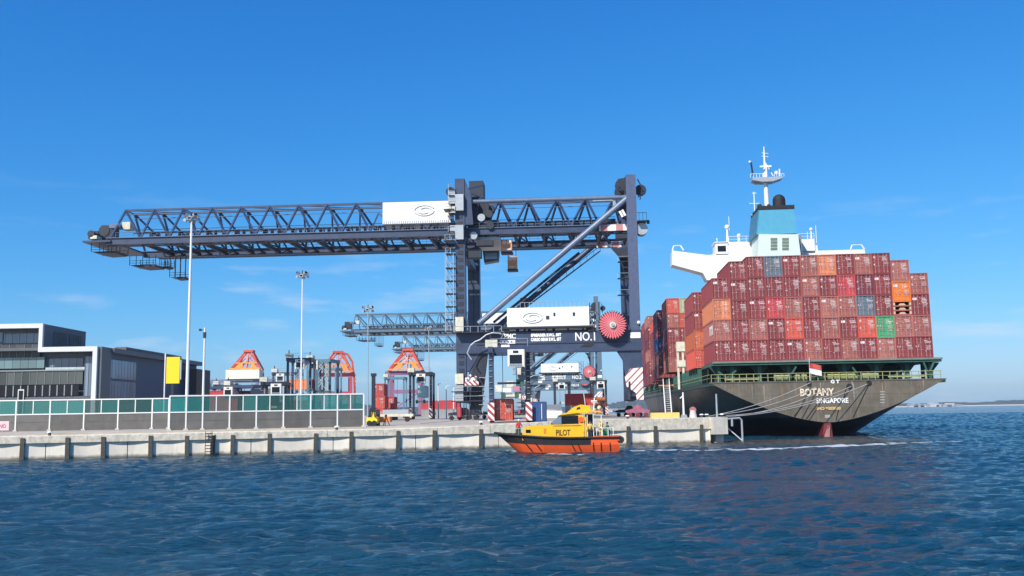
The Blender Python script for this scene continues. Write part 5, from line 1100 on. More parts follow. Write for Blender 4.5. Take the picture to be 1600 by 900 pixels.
carrier('blue-grey straddle carrier with white cab behind the fence, left of the slim mast', 427, 205, R(8), 'dark', H=8.6, Wd=4.8, hoist=3, cabx=0.6, striped=False)
carrier('navy straddle carrier under the white-housed red crane', 372, 235, R(-6), 'navy', True, H=9.0, Wd=7.0, cabx=-2.0, hoist=4, striped=False)
carrier('tall blue straddle carrier directly behind the slim floodlight mast', 466, 225, R(5), 'navy', True, H=14.8, Wd=5.2, hoist=6, cabx=0.4, striped=False)
carrier('grey straddle carrier between the slim mast and the red-legged crane', 497, 240, R(-4), 'teal', True, H=15.3, Wd=5.5, hoist=7, cabx=-0.9, striped=False, accent=navy)
carrier('far blue straddle carrier right beside the office annex', 333, 260, 0, 'navy', False, H=9.6, Wd=5.0, hoist=4, striped=False)
carrier('farthest dark straddle carrier standing under the numbered haze-tinted crane', 880, 330, 0, 'dark', True, H=11.5, Wd=5.0, hoist=4, cabx=-0.4)
carrier('pale straddle carrier right of the pilot boat roof', 938, 290, 0, 'dark', True, H=10.5, Wd=3.9, hoist=5, cabx=0.2)

carrier('navy straddle carrier with red top beam, second behind the slim mast', 482, 300, R(4), 'navy', True, H=18.0, Wd=7.0, hoist=9, cabx=1.2, striped=False)
carrier('pale teal straddle carrier left of the red-legged crane', 510, 330, R(-3), 'teal', False, H=17.5, Wd=6.0, hoist=9, striped=False)
carrier('blue straddle carrier between the cream house and the slim mast', 444, 270, R(3), 'navy', True, H=13.5, Wd=6.5, hoist=6, cabx=-1.0, striped=False)
carrier('low dark straddle carrier just left of the red-topped cream house', 350, 290, R(3), 'dark', True, H=11.0, Wd=6.0, hoist=5, cabx=1.0, striped=False)
def lattice(label, px, D, w, h, mat):
    t = thing('lattice_tower', label, 'tower', (P(px, 650, D).x, D, GZ)); m = MB(); n = int(h/w)
    for x in (-w/2, w/2):
        for y in (0, w): part('leg', MB().box(x-0.12, x+0.12, y-0.12, y+0.12, 0, h), mat, t)
    for k in range(n):
        for y in (0, w): part('lattice_brace', MB().beam((-w/2, y, k*h/n), (w/2, y, (k+1)*h/n), 0.16), mat, t); part('lattice_brace', MB().beam((w/2, y, k*h/n), (-w/2, y, (k+1)*h/n), 0.16), mat, t)
lattice('pale green lattice tower between the straddle carriers behind the fence', 499, 260, 3.4, 16.5, paint('pale_green_lattice', (0.35, 0.45, 0.42), 0.5))
lattice('grey lattice tower behind the slim floodlight mast', 460, 262, 2.6, 13, galv)
def yard_boxes():
    G = 'containers in the yard'
    def at(px, D, z=0.0): p = P(px, 650, D); return (p.x, D, GZ + z)
    container('faded red container held under the navy straddle carrier', 'scarlet', at(786.5, 127.5, 0.25), R(-1), 2.89, group=G)
    container('blue container standing beside the navy straddle carrier', 'blue', at(838.5, 126, 0.05), R(-3), 2.6, 6.06, group=G, plain=True)
    rows = [('red container topmost in the pile right of the fence end', 'red', 591, 205, 5.2, 0), ('red container in the middle of the pile right of the fence end', 'scarlet', 592, 205, 2.6, 0), ('red container with pale doors low in the pile right of the fence end', 'red', 590, 204, 0, 0),
            ('dull red container right of the pile behind the yellow loader', 'red', 607, 215, 2.6, 0), ('maroon container low behind the black tripod', 'maroon', 608, 215, 0, 0)]
    for lab, c, px, D, z, r in rows: container(lab, c, at(px, D, z), R(r), 2.59, 6.06, group=G)
    for lab, c, px, D, z in (('long red container lying low behind the slender white posts', 'red', 690, 300, 2.7), ('long grey container beneath the red one behind the white posts', 'grey', 690, 300, 0), ('brown container behind the white post nearest the crane leg', 'brown', 706, 310, 0),
                              ('red container with white label above the pilot boat cabin', 'red', 884, 215, 2.6), ('grey container under the white-labelled red one', 'grey', 884, 215, 0), ('orange container left over the pilot boat cabin roof', 'orange', 907, 235, 2.0)):
        x, y, z_ = at(px, D, z); container(lab, c, (x + 6, y, z_), R(90), 2.59, 12.19 if px < 800 else 6.06, group=G, detail=False)
    for i, (lab, c, px, D, z) in enumerate((('red container on top of the pile just right of the office annex', 'red', 338, 240, 5.2), ('grey container in the middle of the pile right of the annex', 'grey', 338, 240, 2.6), ('brown container at the base of the pile right of the annex', 'brown', 338, 240, 0),
    ('dark maroon container on the pile below the cream crane house', 'dark maroon', 381, 246, 5.2), ('brown container in the middle of the pile below the cream crane house', 'brown', 381, 246, 2.6), ('maroon container at the base of the pile below the cream crane house', 'maroon', 381, 246, 0), ('grey container at the base of the pile between two carriers', 'grey', 413, 230, 0), ('long red container behind the first carrier right of the annex', 'red', 352, 215, 2.7), ('maroon container under the long red one behind the glazed fence', 'maroon', 352, 215, 0.1), ('red container right under the white-housed crane', 'scarlet', 385, 225, 2.6), ('brown container below the red one by the white-housed crane', 'brown', 385, 225, 0),
                                   ('pale container between two carriers behind the fence', 'grey', 413, 230, 5.2), ('red container under the pale one behind the fence', 'red', 413, 230, 2.6), ('cream-ended scarlet container under the dark carrier cab', 'scarlet', 430, 232, 2.0), ('orange container seen through the tall blue carrier', 'orange', 470, 250, 8.0), ('maroon container seen through the tall blue carrier', 'maroon', 470, 250, 2.6))):
        x, y, z_ = at(px, D, z); container(lab, c, (x + 3, y, z_), R(90), 2.59, 6.06, group=G, detail=False)
yard_boxes()

# ------------------------------------------------------------------ old red cranes far off
def red_crane(label, px, D, rz, k=1.0, house=True, arm=False, legs=None):
    b = P(px, 650, D); t = thing('old_red_crane', label, 'crane', (b.x, D, GZ), rz, 'far red cranes'); t.scale = (k,)*3
    legm = legs or paint('far_blue_steel', (0.13, 0.17, 0.27), 0.6)
    rd = paint('far_red_steel', (0.62, 0.09, 0.05), 0.5, var=0.2); og = paint('far_orange_steel', (0.80, 0.32, 0.06), 0.5)
    for x in (-8, 8):
        for y in (0, 14): part('leg', MB().box(x-0.8, x+0.8, y, y+1.4, 0.5, 22), legm, t)
        part('sill', MB().box(x-1, x+1, 1.5, 13.9, 1, 3), legm, t)
    part('portal_beam', MB().box(-7.1, 7.1, 0.2, 1.2, 12, 14), legm, t); part('cross_brace', MB().beam((-7, 0.1, 3), (7, 0.1, 12), 0.7), legm, t)
    bl, br_ = (-26, 22) if house else (-10, 10)
    part('boom', MB().box(bl, br_, 4, 5.5, 22.1, 24), legm, t); part('boom', MB().box(bl, br_, 9, 10.5, 22.1, 24), legm, t)
    if house: part('machinery_house', MB().box(-11, 9, 1.5, 12, 24.1, 29.5), paint('far_cream_house', (0.72, 0.70, 0.58), 0.6), t)
    z0 = 29.6 if house else 24.1
    for x in (-9, 9):
        for y in (3, 11): part('gantry_leg', MB().beam((x, y, z0), (x*0.22 + 1.5, 7 + (y-7)*0.3, z0+11), 0.9), rd, t)
    part('apex', MB().box(-1.5, 4.2, 4.5, 9.5, z0+10.6, z0+11.8), rd, t)
    part('gantry_tie', MB().beam((-9, 2.6, z0+0.6), (9, 2.6, z0+0.6), 0.8).beam((-6, 3.6, z0+4), (7, 3.6, z0+4), 0.6), og, t)
    part('fold_panel', MB().prism([(-6.5, z0+1.2), (-1.5, z0+1.2), (-1.2, z0+4.2), (-4.2, z0+3.2)], 3, 3.8), og, t); part('fold_panel', MB().prism([(3.4, z0+1.2), (7, z0+1.2), (5, z0+5), (3.6, z0+4.6)], 3, 3.8), og, t)
    pl_ = paint('far_pale_salmon', (0.75, 0.45, 0.35), 0.6)
    for a_, b_, mt_ in (((-9, z0), (0, z0+7), rd), ((-4, z0), (4, z0+9), rd), ((9, z0), (2, z0+7), rd), ((5, z0), (-1, z0+9), pl_), ((-7, z0+2), (3, z0+4.5), rd), ((8, z0+2), (-1, z0+5.5), pl_), ((1, z0), (1.5, z0+10), rd)):
        part('strut', MB().beam((a_[0], 4.5, a_[1]), (b_[0], 5.5, b_[1]), 0.5), mt_, t)
    if arm:
        pts_ = [(3, z0+11), (6.5, z0+10), (9, z0+6), (10, z0-2), (10.4, z0-14), (10.6, 1)]
        for dy_ in (5, 8):
            m_ = MB()
            for (xa_, za_), (xb_, zb_) in zip(pts_, pts_[1:]): m_.beam((xa_, dy_, za_), (xb_, dy_, zb_), 0.9)
            part('hanging_boom', m_, rd if dy_ == 5 else legm, t)
        m_ = MB()
        for k_ in range(10): m_.beam((10.1, 4.5, 2+k_*2.2), (10.9, 8.4, 3.4+k_*2.2), 0.3)
        part('boom_lacing', m_, rd, t)
    for x in (-5, 0.5, 6): part('stay', MB().beam((x*1.6, 2.5, z0+0.3), (1.5, 6, z0+11), 0.5), rd, t)
    for x in (-8, 8): part('bogie', MB().box(x-3, x+3, -0.3, 1.7, 0, 0.98), dark, t)
    return t
red_crane('red and orange crane top over a wide cream house, left of the other far cranes', 379, 400, 0, 0.70)
a = red_crane('folded red crane with tall crimson legs at the right end of the yard cranes', 524, 420, R(12), 0.82, False, True, legs=paint('crimson_leg_steel', (0.50, 0.07, 0.10), 0.5))
red_crane('red and orange crane top below the far boom tips, next to the fence end', 632, 470, 0, 0.93, False, False, legs=paint('purple_grey_steel', (0.28, 0.12, 0.22), 0.5))

# ------------------------------------------------------------------ things on the apron
def apron():
    t = thing('yellow_loader', 'low bright yellow forklift with black mast parked at the fence end', 'forklift', (P(583, 666, 113).x, 113, GZ)); f = Fr(t.location, 0)
    a, b = f.px(572.5, 654, 0), f.px(588, 666, 0); part('body', MB().prism([(a.x, 0.25), (b.x, 0.25), (b.x+0.1, 0.75), (b.x-0.2, 1.0), (a.x, 1.0)], 0, 2.2), paint('lemon_yellow', (0.85, 0.72, 0.03), 0.5), t)
    part('chassis', MB().box(a.x+0.3, b.x+1.3, 2.21, 4.2, 0.4, 1.05), orange, t)
    for x in (a.x+0.35, b.x-0.25):
        for y in (-0.05, 1.9): part('wheel', MB().tube((x, y, 0.32), (x, y+0.35, 0.32), 0.32, 12), black, t)
    part('roof_guard', MB().beam((a.x+0.2, 0.2, 1), (a.x+0.5, 0.2, 2.0), 0.1).beam((b.x-0.2, 0.2, 1), (b.x-0.3, 0.2, 2.0), 0.1).box(a.x+0.4, b.x-0.2, 0.1, 1.8, 2.0, 2.1), dark, t); part('seat', MB().box(a.x+0.5, a.x+0.95, 0.5, 1.1, 1.0, 1.6), yellow, t)
    p = P(575.5, 655, 112); m = thing('dark_column', 'thick dark lower column rising right behind the open fence end', 'column', (p.x, 116, GZ)); h = P(575.5, 588, 116).z - GZ
    part('post', MB().box(-0.2, 0.22, -0.2, 0.2, 0, h), dark, m); part('post_foot', MB().box(-0.45, 0.75, -0.4, 0.4, 0.0, 1.9), dark, m); part('post_head', MB().box(-0.28, 0.34, -0.25, 0.25, h, h+0.35), dark, m)
    p = P(603, 666, 113); q = thing('black_tripod', 'small black tripod stand on the apron right of the yellow forklift', 'tripod', (p.x, 113, GZ))
    for a_ in (0.4, 2.5, 4.6): part('leg', MB().tube((0, 0, 1.05), (math.cos(a_)*0.45, math.sin(a_)*0.45, 0), 0.05, 6), black, q)
    part('head', MB().box(-0.12, 0.12, -0.12, 0.12, 1.0, 1.3), black, q)
    lo = thing('flatbed_trailer', 'cream low trailer with side boxes behind the black tripod', 'trailer', (P(616, 650, 165).x, 165, GZ))
    part('bed', MB().box(-3.4, 3.2, 0, 2.4, 0.9, 1.35), cream, lo); part('headboard', MB().box(-2.0, 2.4, 0.1, 2.3, 1.36, 2.1), galv, lo)
    for x in (-2.8, -1.6, 2.2): part('wheel', MB().tube((x, -0.05, 0.45), (x, 0.35, 0.45), 0.45, 12), black, lo)
    for i, (px, D, w, h, lab) in enumerate(((865, 190, 3.2, 1.1, 'upper white flat shed right of the blue container'), (866, 170, 2.6, 0.8, 'lower white box row right of the blue container'))):
        b = single('white_crate', MB().box(-w/2, w/2, 0, 2, 0.4, 0.4+h).box(-w/2, w/2, 0.1, 1.9, 0, 0.38), letter_white, lab, 'crate', (P(px, 650, D).x, D, GZ + (1.2 if i == 0 else 0.2)))
    # bollards on the coping
    for i, (px, lab) in enumerate(((78, 'white-topped bollard below the first fence posts'), (526, 'white-topped bollard near the right end of the second fence'), (752, 'white-topped bollard on the coping left of the pilot boat'), (981, 'white-topped bollard on the coping right of the pilot boat'), (1097, 'white bollard left of the quay corner block'), (1105, 'rope-laden bollard beside the slim pole'), (1136.5, 'white bollard on the edge of the quay corner block'))):
        f = Q.px(px, 668, 0.45); w = Q.w((f.x, 0.45, cap_top(f.x))) if px < 1110 else Q.w((min(f.x, U_END + 1.6), 0.4, 3.0))
        t = thing('bollard', lab, 'bollard', w, 0, 'white-topped bollards on the quay'); part('stem', MB().tube((0, 0, -0.02), (0, 0, 0.3), 0.16, 10, 0.13), pile_m, t, smooth=True); part('cap', MB().tube((0, 0, 0.3), (0, 0, 0.42), 0.26, 12, 0.2), letter_white, t, smooth=True)
    # right end of the quay
    def bx(px0, px1, y0, y1, D): return P(px0, y0, D), P(px1, y1, D)
    a, b = bx(1018, 1062, 645, 653.5, 119.5); z0 = 3.0
    yb = thing('yellow_beam_block', 'long pale yellow box lying on the quay near its right end', 'block', ((a.x+b.x)/2, 119.5, GZ)); w = (b.x-a.x)/2
    part('block', MB().box(-w, w, 0, 1.4, 0.04, a.z-GZ), paint('pale_yellow_paint', (0.80, 0.55, 0.16), 0.6, var=0.08), yb); part('skid', MB().box(-w+0.4, -w+0.8, -0.03, 1.43, -0.05, 0.03), dark, yb); part('skid', MB().box(w-0.8, w-0.4, -0.03, 1.43, -0.05, 0.03), dark, yb)
    g0, g1 = P(1040, 645, 131), P(1048, 601, 131); gw = thing('gangway', 'steep white gangway from the quay up to the ship, left of the yellow box', 'gangway', (g0.x, 131, GZ))
    m = MB(); A = Vector((0, 0, 0)); Bv = Vector((g1.x-g0.x, 6.5, g1.z-GZ))
    part('stringer', MB().beam(A, Bv, 0.10, 0.3).beam(A+Vector((0.85, 0, 0)), Bv+Vector((0.85, 0, 0)), 0.10, 0.3), white, gw)
    tm = MB().box(0.05, 0.8, -0.15, 0.15, -0.02, 0.02).mesh('tread', white)
    for k in range(16): q = A.lerp(Bv, (k+0.5)/16); part('tread', tm, None, gw, tuple(q))
    for dx in (0, 0.85):
        hr = MB().tube(A+Vector((dx, 0, 1)), Bv+Vector((dx, 0, 1)), 0.05, 5)
        for k in range(9): q = A.lerp(Bv, k/8); hr.tube(q+Vector((dx, 0, 0)), q+Vector((dx, 0, 1)), 0.04, 4)
        part('handrail', hr, white, gw)
    part('head_platform', MB().box(Bv.x-0.6, Bv.x+1.5, Bv.y, Bv.y+0.6, Bv.z, Bv.z+0.15), orange, gw)
    p = P(1068.5, 650, 121); d = thing('davit_post', 'slender white crane post standing on a base on the quay near the gangway', 'post', (p.x, 121, GZ)); h = P(1066, 613, 121).z - GZ
    part('base', MB().prism([(-0.5, 0), (0.5, 0), (0.25, 0.7), (-0.25, 0.7)], -0.4, 0.4), galv, d); part('post', MB().tube((0, 0, 0.6), (0, 0, h), 0.14, 8, 0.09), white, d, smooth=True); part('arm', MB().beam((0, 0, h-0.4), (-0.4, 0, h-0.75), 0.12), white, d)
    p = P(1083, 650, 121); d = thing('red_rimmed_drum', 'white conical float with reddish rim, right of the yellow box', 'buoy', (p.x, 121, GZ))
    part('cone', MB().tube((0, 0, 0.1), (0, 0, 1.2), 0.55, 14, 0.33), paint('dusty_white', (0.62, 0.55, 0.52), 0.7), d, smooth=True); part('rim', MB().tube((0, -0.05, 1.25), (0, 0.15, 1.25), 0.42, 14), paint('dusty_red', (0.40, 0.14, 0.12), 0.6), d)
    e = Q.w((Q.px(1120.5, 650, 0.5).x, 0.5, 2.98)); single('mooring_light_pole', MB().tube((0, 0, 0), (0, 0, P(1120, 615.5, e.y).z - 2.98), 0.12, 10, 0.10), galv, 'plain pale pole upright on the quay corner block', 'pole', e, smooth=True)
apron()

# ------------------------------------------------------------------ people
def skin_mesh(name, joints, bones, mat, parent, sub=1, kind=None):
    """joints: name -> (x, y, z, r)"""
    names = list(joints); me = bpy.data.meshes.new(name); me.from_pydata([joints[k][:3] for k in names], [(names.index(a), names.index(b)) for a, b in bones], [])
    me.materials.append(mat); o = bpy.data.objects.new(name, me); COL.objects.link(o); o.parent = parent
    sk = o.modifiers.new('skin', 'SKIN'); sk.use_smooth_shade = True; me.skin_vertices.new() if not me.skin_vertices else None
    for i, k in enumerate(names):
        r = joints[k][3]; me.skin_vertices[0].data[i].radius = (r, r) if len(joints[k]) < 5 else (r, joints[k][4])
    me.skin_vertices[0].data[0].use_root = True
    ss = o.modifiers.new('sub', 'SUBSURF'); ss.levels = ss.render_levels = sub
    return o
def person(label, loc, rz, jacket, trousers, helmet=None, armL=((0.30, -0.05, 1.12), (0.30, -0.22, 0.90)), armR=((-0.30, -0.03, 1.12), (-0.31, -0.18, 0.90)), lean=0.0, stride=0.0, group='people on the pilot boat', k=1.0):
    t = thing('person', label, 'person', loc, rz, group); t.scale = (k,)*3
    J = {'pelvis': (0, 0, 0.95, 0.14, 0.10), 'waist': (0, lean*0.3, 1.10, 0.13, 0.09), 'chest': (0, lean*0.7, 1.33, 0.16, 0.11), 'neck0': (0, lean, 1.48, 0.07), 'neck': (0, lean*1.05, 1.54, 0.052), 'chin': (0, lean*1.1-0.015, 1.61, 0.078, 0.085), 'head': (0, lean*1.15, 1.70, 0.082, 0.098), 'crown': (0, lean*1.15, 1.765, 0.06, 0.07), 'nose': (0, lean*1.1-0.105, 1.655, 0.014)}
    Bn = [('pelvis', 'waist'), ('waist', 'chest'), ('chest', 'neck0'), ('neck0', 'neck'), ('neck', 'chin'), ('chin', 'head'), ('head', 'crown'), ('chin', 'nose')]
    for s, sx, arm in (('L', 1, armL), ('R', -1, armR)):
        st = stride*sx; (ex, ey, ez), (hx, hy, hz) = arm
        J['sh'+s] = (sx*0.185, lean*0.9, 1.43, 0.062); J['el'+s] = (ex, ey+lean*0.6, ez, 0.045); J['wr'+s] = (hx, hy+lean*0.5, hz, 0.031)
        d = (Vector((hx, hy, hz)) - Vector((ex, ey, ez))).normalized(); pz = Vector((hx, hy+lean*0.5, hz)) + d*0.06; J['pa'+s] = (*pz, 0.036, 0.018)
        Bn += [('chest', 'sh'+s), ('sh'+s, 'el'+s), ('el'+s, 'wr'+s), ('wr'+s, 'pa'+s)]
        side = Vector((0, 1, 0)).cross(d).normalized() if abs(d.y) < 0.9 else Vector((1, 0, 0))
        for q, (off, ln) in enumerate(((-0.03, 0.065), (-0.01, 0.08), (0.01, 0.075), (0.03, 0.058))):
            a = pz + d*0.045 + side*off; b = a + d*ln*0.6 + Vector((0, -0.01, 0)); c = b + d*ln*0.4 + Vector((0, -0.02, 0))
            J[f'f{q}a'+s] = (*a, 0.0095); J[f'f{q}b'+s] = (*b, 0.0085); J[f'f{q}c'+s] = (*c, 0.007); Bn += [('pa'+s, f'f{q}a'+s), (f'f{q}a'+s, f'f{q}b'+s), (f'f{q}b'+s, f'f{q}c'+s)]
        a = pz - side*0.035*sx; J['th'+s] = (*(a + Vector((0, -0.03, 0))), 0.010); J['tt'+s] = (*(a + d*0.03 + Vector((0, -0.05, 0))), 0.009); Bn += [('pa'+s, 'th'+s), ('th'+s, 'tt'+s)]
        J['hp'+s] = (sx*0.10, 0, 0.90, 0.088); J['kn'+s] = (sx*0.11, -0.02+st*0.6, 0.50, 0.062); J['an'+s] = (sx*0.12, st, 0.09, 0.042); J['to'+s] = (sx*0.13, st-0.14, 0.035, 0.036)
        Bn += [('pelvis', 'hp'+s), ('hp'+s, 'kn'+s), ('kn'+s, 'an'+s), ('an'+s, 'to'+s)]
    skin_mesh('body', J, Bn, skin_m, t)
    g = lambda n, e: (*J[n][:3], *[r + e for r in J[n][3:]])
    jk = {n: g(n, 0.028) for n in ('pelvis', 'waist', 'chest', 'neck0', 'shL', 'shR', 'elL', 'elR', 'wrL', 'wrR')}
    skin_mesh('jacket', jk, [('pelvis', 'waist'), ('waist', 'chest'), ('chest', 'neck0'), ('chest', 'shL'), ('chest', 'shR'), ('shL', 'elL'), ('shR', 'elR'), ('elL', 'wrL'), ('elR', 'wrR')], jacket, t)
    tr = {n: g(n, 0.022) for n in ('pelvis', 'hpL', 'hpR', 'knL', 'knR', 'anL', 'anR')}
    skin_mesh('trousers', tr, [('pelvis', 'hpL'), ('pelvis', 'hpR'), ('hpL', 'knL'), ('hpR', 'knR'), ('knL', 'anL'), ('knR', 'anR')], trousers, t)
    for s in 'LR': skin_mesh('boot', {'a': g('an'+s, 0.02), 'b': g('to'+s, 0.016)}, [('a', 'b')], black, t)
    hd = J['head']; part('helmet' if helmet else 'hair', MB().ball((hd[0], hd[1]+0.012, hd[2]+0.03), 0.118, 14, 8, 0.92), helmet or paint('dark_hair', (0.03, 0.02, 0.015), 0.8), t, smooth=True)
    for sx in (-1, 1): part('eye', MB().ball((sx*0.03, hd[1]-0.088, 1.685), 0.011, 8, 5), dark, t)
    part('mouth', MB().box(-0.025, 0.025, hd[1]-0.112, hd[1]-0.085, 1.612, 1.62), paint('lip', (0.35, 0.12, 0.10), 0.6), t)
    return t

# ------------------------------------------------------------------ the pilot boat
def pilot_boat():
    D = 95.0; b = P(871, 706, D); rz = R(-3); t = thing('pilot_boat', 'yellow and orange pilot boat with black gunwale moving left along the quay', 'boat', (b.x, D, 0), rz); F = Fr((b.x, D, 0), rz)
    SD = -1.85; p = lambda x, y, v=SD: F.px(x, y, v)
    bow = p(773, 677, 0).x; aft = p(968, 690, SD).x; L0 = aft - bow
    # hull sections from bow to stern
    st = [0, 0.03, 0.08, 0.15, 0.25, 0.4, 0.6, 0.775, 1.0]
    def sec(s):
        x = bow + L0*s; zs = 2.12 - 0.56*min(1, s/0.5)**0.8; B_ = 1.95*min(1, (s/0.33))**0.55 if s > 0 else 0.02
        stem = 0.95*max(0, 1 - s/0.12)            # raked stem
        rows = []
        for k, (f, wz) in enumerate(((0.0, -0.6), (0.62, -0.15), (0.78, 0.15), (0.88, 0.55), (0.95, 0.75), (1.0, 1.0))):
            z = -0.6 + (zs+0.6)*[0, .2, .3, .48, .63, 1.0][k]; bb = B_*f*(1 - max(0, 0.25-s)*1.8*(1-f)) ; rk = 3.0*(1-(z+0.6)/(zs+0.6))*max(0, 1-s/0.3)
            rows.append((x + rk, bb, z))
        return rows
    g = [sec(s) for s in st]; low, up = MB(), MB()
    for side in (-1, 1):
        for i in range(len(st)-1):
            for k in range(5):
                q = [(g[a][c][0], side*g[a][c][1], g[a][c][2]) for a, c in ((i, k), (i+1, k), (i+1, k+1), (i, k+1))]
                if side > 0: q = q[::-1]
                (low if k < 4 or i == len(st)-2 else up).add(q, [(0, 1, 2, 3)])
    orng = paint('boat_orange_red', (0.86, 0.12, 0.03), 0.45, var=0.06); yel = paint('pilot_yellow', (0.86, 0.47, 0.012), 0.4, var=0.05, dirt=(0.6, 0.38, 0.03), streak=0.2)
    part('hull', low, orng, t, smooth=True); part('gunwale', up, black, t, smooth=True)
    e = g[-1]; tv = [(r[0], -r[1], r[2]) for r in e] + [(r[0], r[1], r[2]) for r in e[::-1]]; part('transom', MB().add(tv, [tuple(range(len(tv)))[::-1]]), orng, t)
    dk = [(r[-1][0], -r[-1][1]+0.05, r[-1][2]-0.3) for r in g] + [(r[-1][0], r[-1][1]-0.05, r[-1][2]-0.3) for r in g[::-1]]
    n = len(g); part('deck', MB().add(dk, [(i, i+1, 2*n-2-i, 2*n-1-i) for i in range(n-1)]), paint('sand_deck', (0.45, 0.43, 0.33), 0.7), t)
    # rubbing fender along the side, a bow tyre roll and diagonal fender straps
    side_pts = [(r[-1][0], -r[-1][1]-0.03, r[-1][2]-0.10) for r in g]; part('rubbing_strake', MB().path(side_pts, 0.11, 6), black, t, smooth=True)
    part('rubbing_strake', MB().path([(x, -y, z) for x, y, z in side_pts], 0.11, 6), black, t, smooth=True)
    def hull_y(x, z):      # half-width of the hull at x, z
        s = min(1, max(0, (x-bow)/L0)); r = sec(s); zz = [q[2] for q in r]; return float(np.interp(z, zz, [q[1] for q in r]))
    for px0, px1 in ((820, 831), (836, 846), (892, 899), (902, 908), (927, 928), (939, 940), (953, 954)):
        a = p(px0, 691.5); c = p(px1, 704.5); pts = []
        for k in range(5): q = a.lerp(c, k/4); pts.append((q.x, -hull_y(q.x, q.z)-0.03, q.z))
        part('fender_strap', MB().path(pts, 0.055, 5), black, t)
    # trunk cabin and wheelhouse
    zc = lambda y, x=880: p(x, y, -1.55).z; X = lambda px, y=670: p(px, y, -1.55).x
    dz = 1.2
    fc = part('fore_cabin', MB().prism([(X(816), dz), (X(862), dz), (X(862), zc(664)), (X(831), zc(664.5)), (X(820), zc(666.5)), (X(816), zc(673))], -1.5, 1.5), yel, t)
    for px0, px1, y0, y1, mt in ((821.5, 829, 670.5, 675.5, pane_dark), (849.5, 853, 669, 676.5, orange)): part('porthole', MB().box(X(px0), X(px1), -1.54, -1.501, zc(y1), zc(y0)), mt, fc)
    wh = part('wheelhouse', MB().prism([(X(862.3), dz), (X(912), dz), (X(912), zc(649)), (X(905), zc(646)), (X(874), zc(649)), (X(860.5), zc(661)), (X(858), zc(664))], -1.55, 1.55), yel, t)
    for a, c in (((861.5, 877), (650.5, 662)), ((878, 903), (649.5, 662))): pass
    part('window', MB().prism([(X(861), zc(662.5)), (X(877.5), zc(662.5)), (X(877.5), zc(650.5)), (X(873), zc(650.5)), (X(861), zc(660.5))], -1.60, -1.551), pane_blue, wh)
    part('window', MB().prism([(X(878.2), zc(662.3)), (X(903), zc(662)), (X(903), zc(649.5)), (X(878.2), zc(650.3))], -1.60, -1.551), pane_dark, wh)
    fw = MB(); a0, a1 = (X(860.3), zc(661.4)), (X(873.7), zc(649.6)); fw.add([(a0[0]-0.03, -1.3, a0[1]), (a0[0]-0.03, 1.3, a0[1]), (a1[0]-0.03, 1.3, a1[1]), (a1[0]-0.03, -1.3, a1[1])], [(0, 1, 2, 3)]); part('windscreen', fw, pane_dark, wh)
    part('roof', MB().prism([(X(872), zc(649)), (X(906), zc(645.4)), (X(915), zc(647)), (X(915), zc(645.4)), (X(906), zc(643.8)), (X(884), zc(645.4)), (X(868), zc(649.6))], -1.75, 1.75), yel, wh)
    fb = part('upper_fairing', MB().prism([(X(886), zc(645)), (X(905), zc(643.9)), (X(924), zc(645.6)), (X(923), zc(634.5)), (X(908), zc(632.5)), (X(898), zc(636))], -1.0, 1.0), yel, t)
    part('fairing_window', MB().prism([(X(901), zc(640.5)), (X(908), zc(639.5)), (X(907), zc(636)), (X(903), zc(637))], -1.03, -1.001), dark, fb)
    part('aft_canopy', MB().prism([(X(915.2), zc(645.4)), (X(924), zc(641.8)), (X(938), zc(642.6)), (X(942), zc(647)), (X(937), zc(645.4)), (X(925), zc(644.6)), (X(915.2), zc(647))], -1.7, 1.7), yel, t)
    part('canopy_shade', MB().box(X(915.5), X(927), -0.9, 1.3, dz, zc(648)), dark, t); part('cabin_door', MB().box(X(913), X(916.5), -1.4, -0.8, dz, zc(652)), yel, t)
    for px in (918, 927.5, 940): part('canopy_post', MB().tube((X(px), -1.5, dz), (X(px), -1.5, zc(645.5)), 0.045, 6), white, t)
    part('engine_box', MB().box(X(921), X(936), -0.9, 0.9, dz-0.02, 1.9), dark, t)
    text('lettering', 'PILOT', (zc(671.5)-zc(680.5))/0.70, paint('brown_black_lettering', (0.05, 0.035, 0.015), 0.6), t, (X(868.5), -1.562, zc(680.3)), X(891)-X(868.5), bold=0.015)
    # stern: red bulwark, coil fender, gear
    part('stern_bulwark', MB().box(X(928), aft, -1.98, -1.94, 1.35, 1.62), orng, t)
    for px0, px1 in ((861.5, 862.3), (877.4, 878.2), (903, 903.8)): part('window_frame', MB().box(X(px0), X(px1), -1.62, -1.552, zc(662.6), zc(650 if px0 > 870 else 660)), black, wh)
    part('handhold', MB().tube((X(864), -1.62, zc(664.6)), (X(908), -1.62, zc(664.6)), 0.025, 5), galv, wh); part('trim_line', MB().box(X(816), X(912), -1.575, -1.552, dz, dz+0.08), black, t)
    for px in (826, 838, 846): part('deck_vent', MB().tube((X(px), -0.8, zc(664.5)-0.1), (X(px), -0.8, zc(661.5)), 0.1, 8), galv, t)
    part('life_ring', MB().tube((X(908), -1.57, zc(656)), (X(908), -1.66, zc(656)), 0.27, 16), orng, wh)
    part('stern_roller', MB().tube((aft+0.12, -1.9, 1.22), (aft+0.12, 1.9, 1.22), 0.34, 14), black, t, smooth=True)
    rl = MB()
    for y in (-1.7, 1.7):
        rl.tube((X(932), y, 2.35), (X(958), y, 2.35), 0.035, 5)
        for px in (932, 941, 950, 958): rl.tube((X(px), y, 1.2), (X(px), y, 2.35), 0.035, 5)
    part('stern_rail', rl, white, t); bl = MB()
    for y in (-1, 1):
        pts = []
        for s in (0.02, 0.06, 0.1, 0.15, 0.2, 0.25): r = sec(s)[-1]; pts.append((r[0], y*r[1]*0.9, r[2] + 0.55))
        bl.path(pts, 0.02, 5)
        for q in pts: bl.tube((q[0], q[1], q[2]-0.6), q, 0.015, 5)
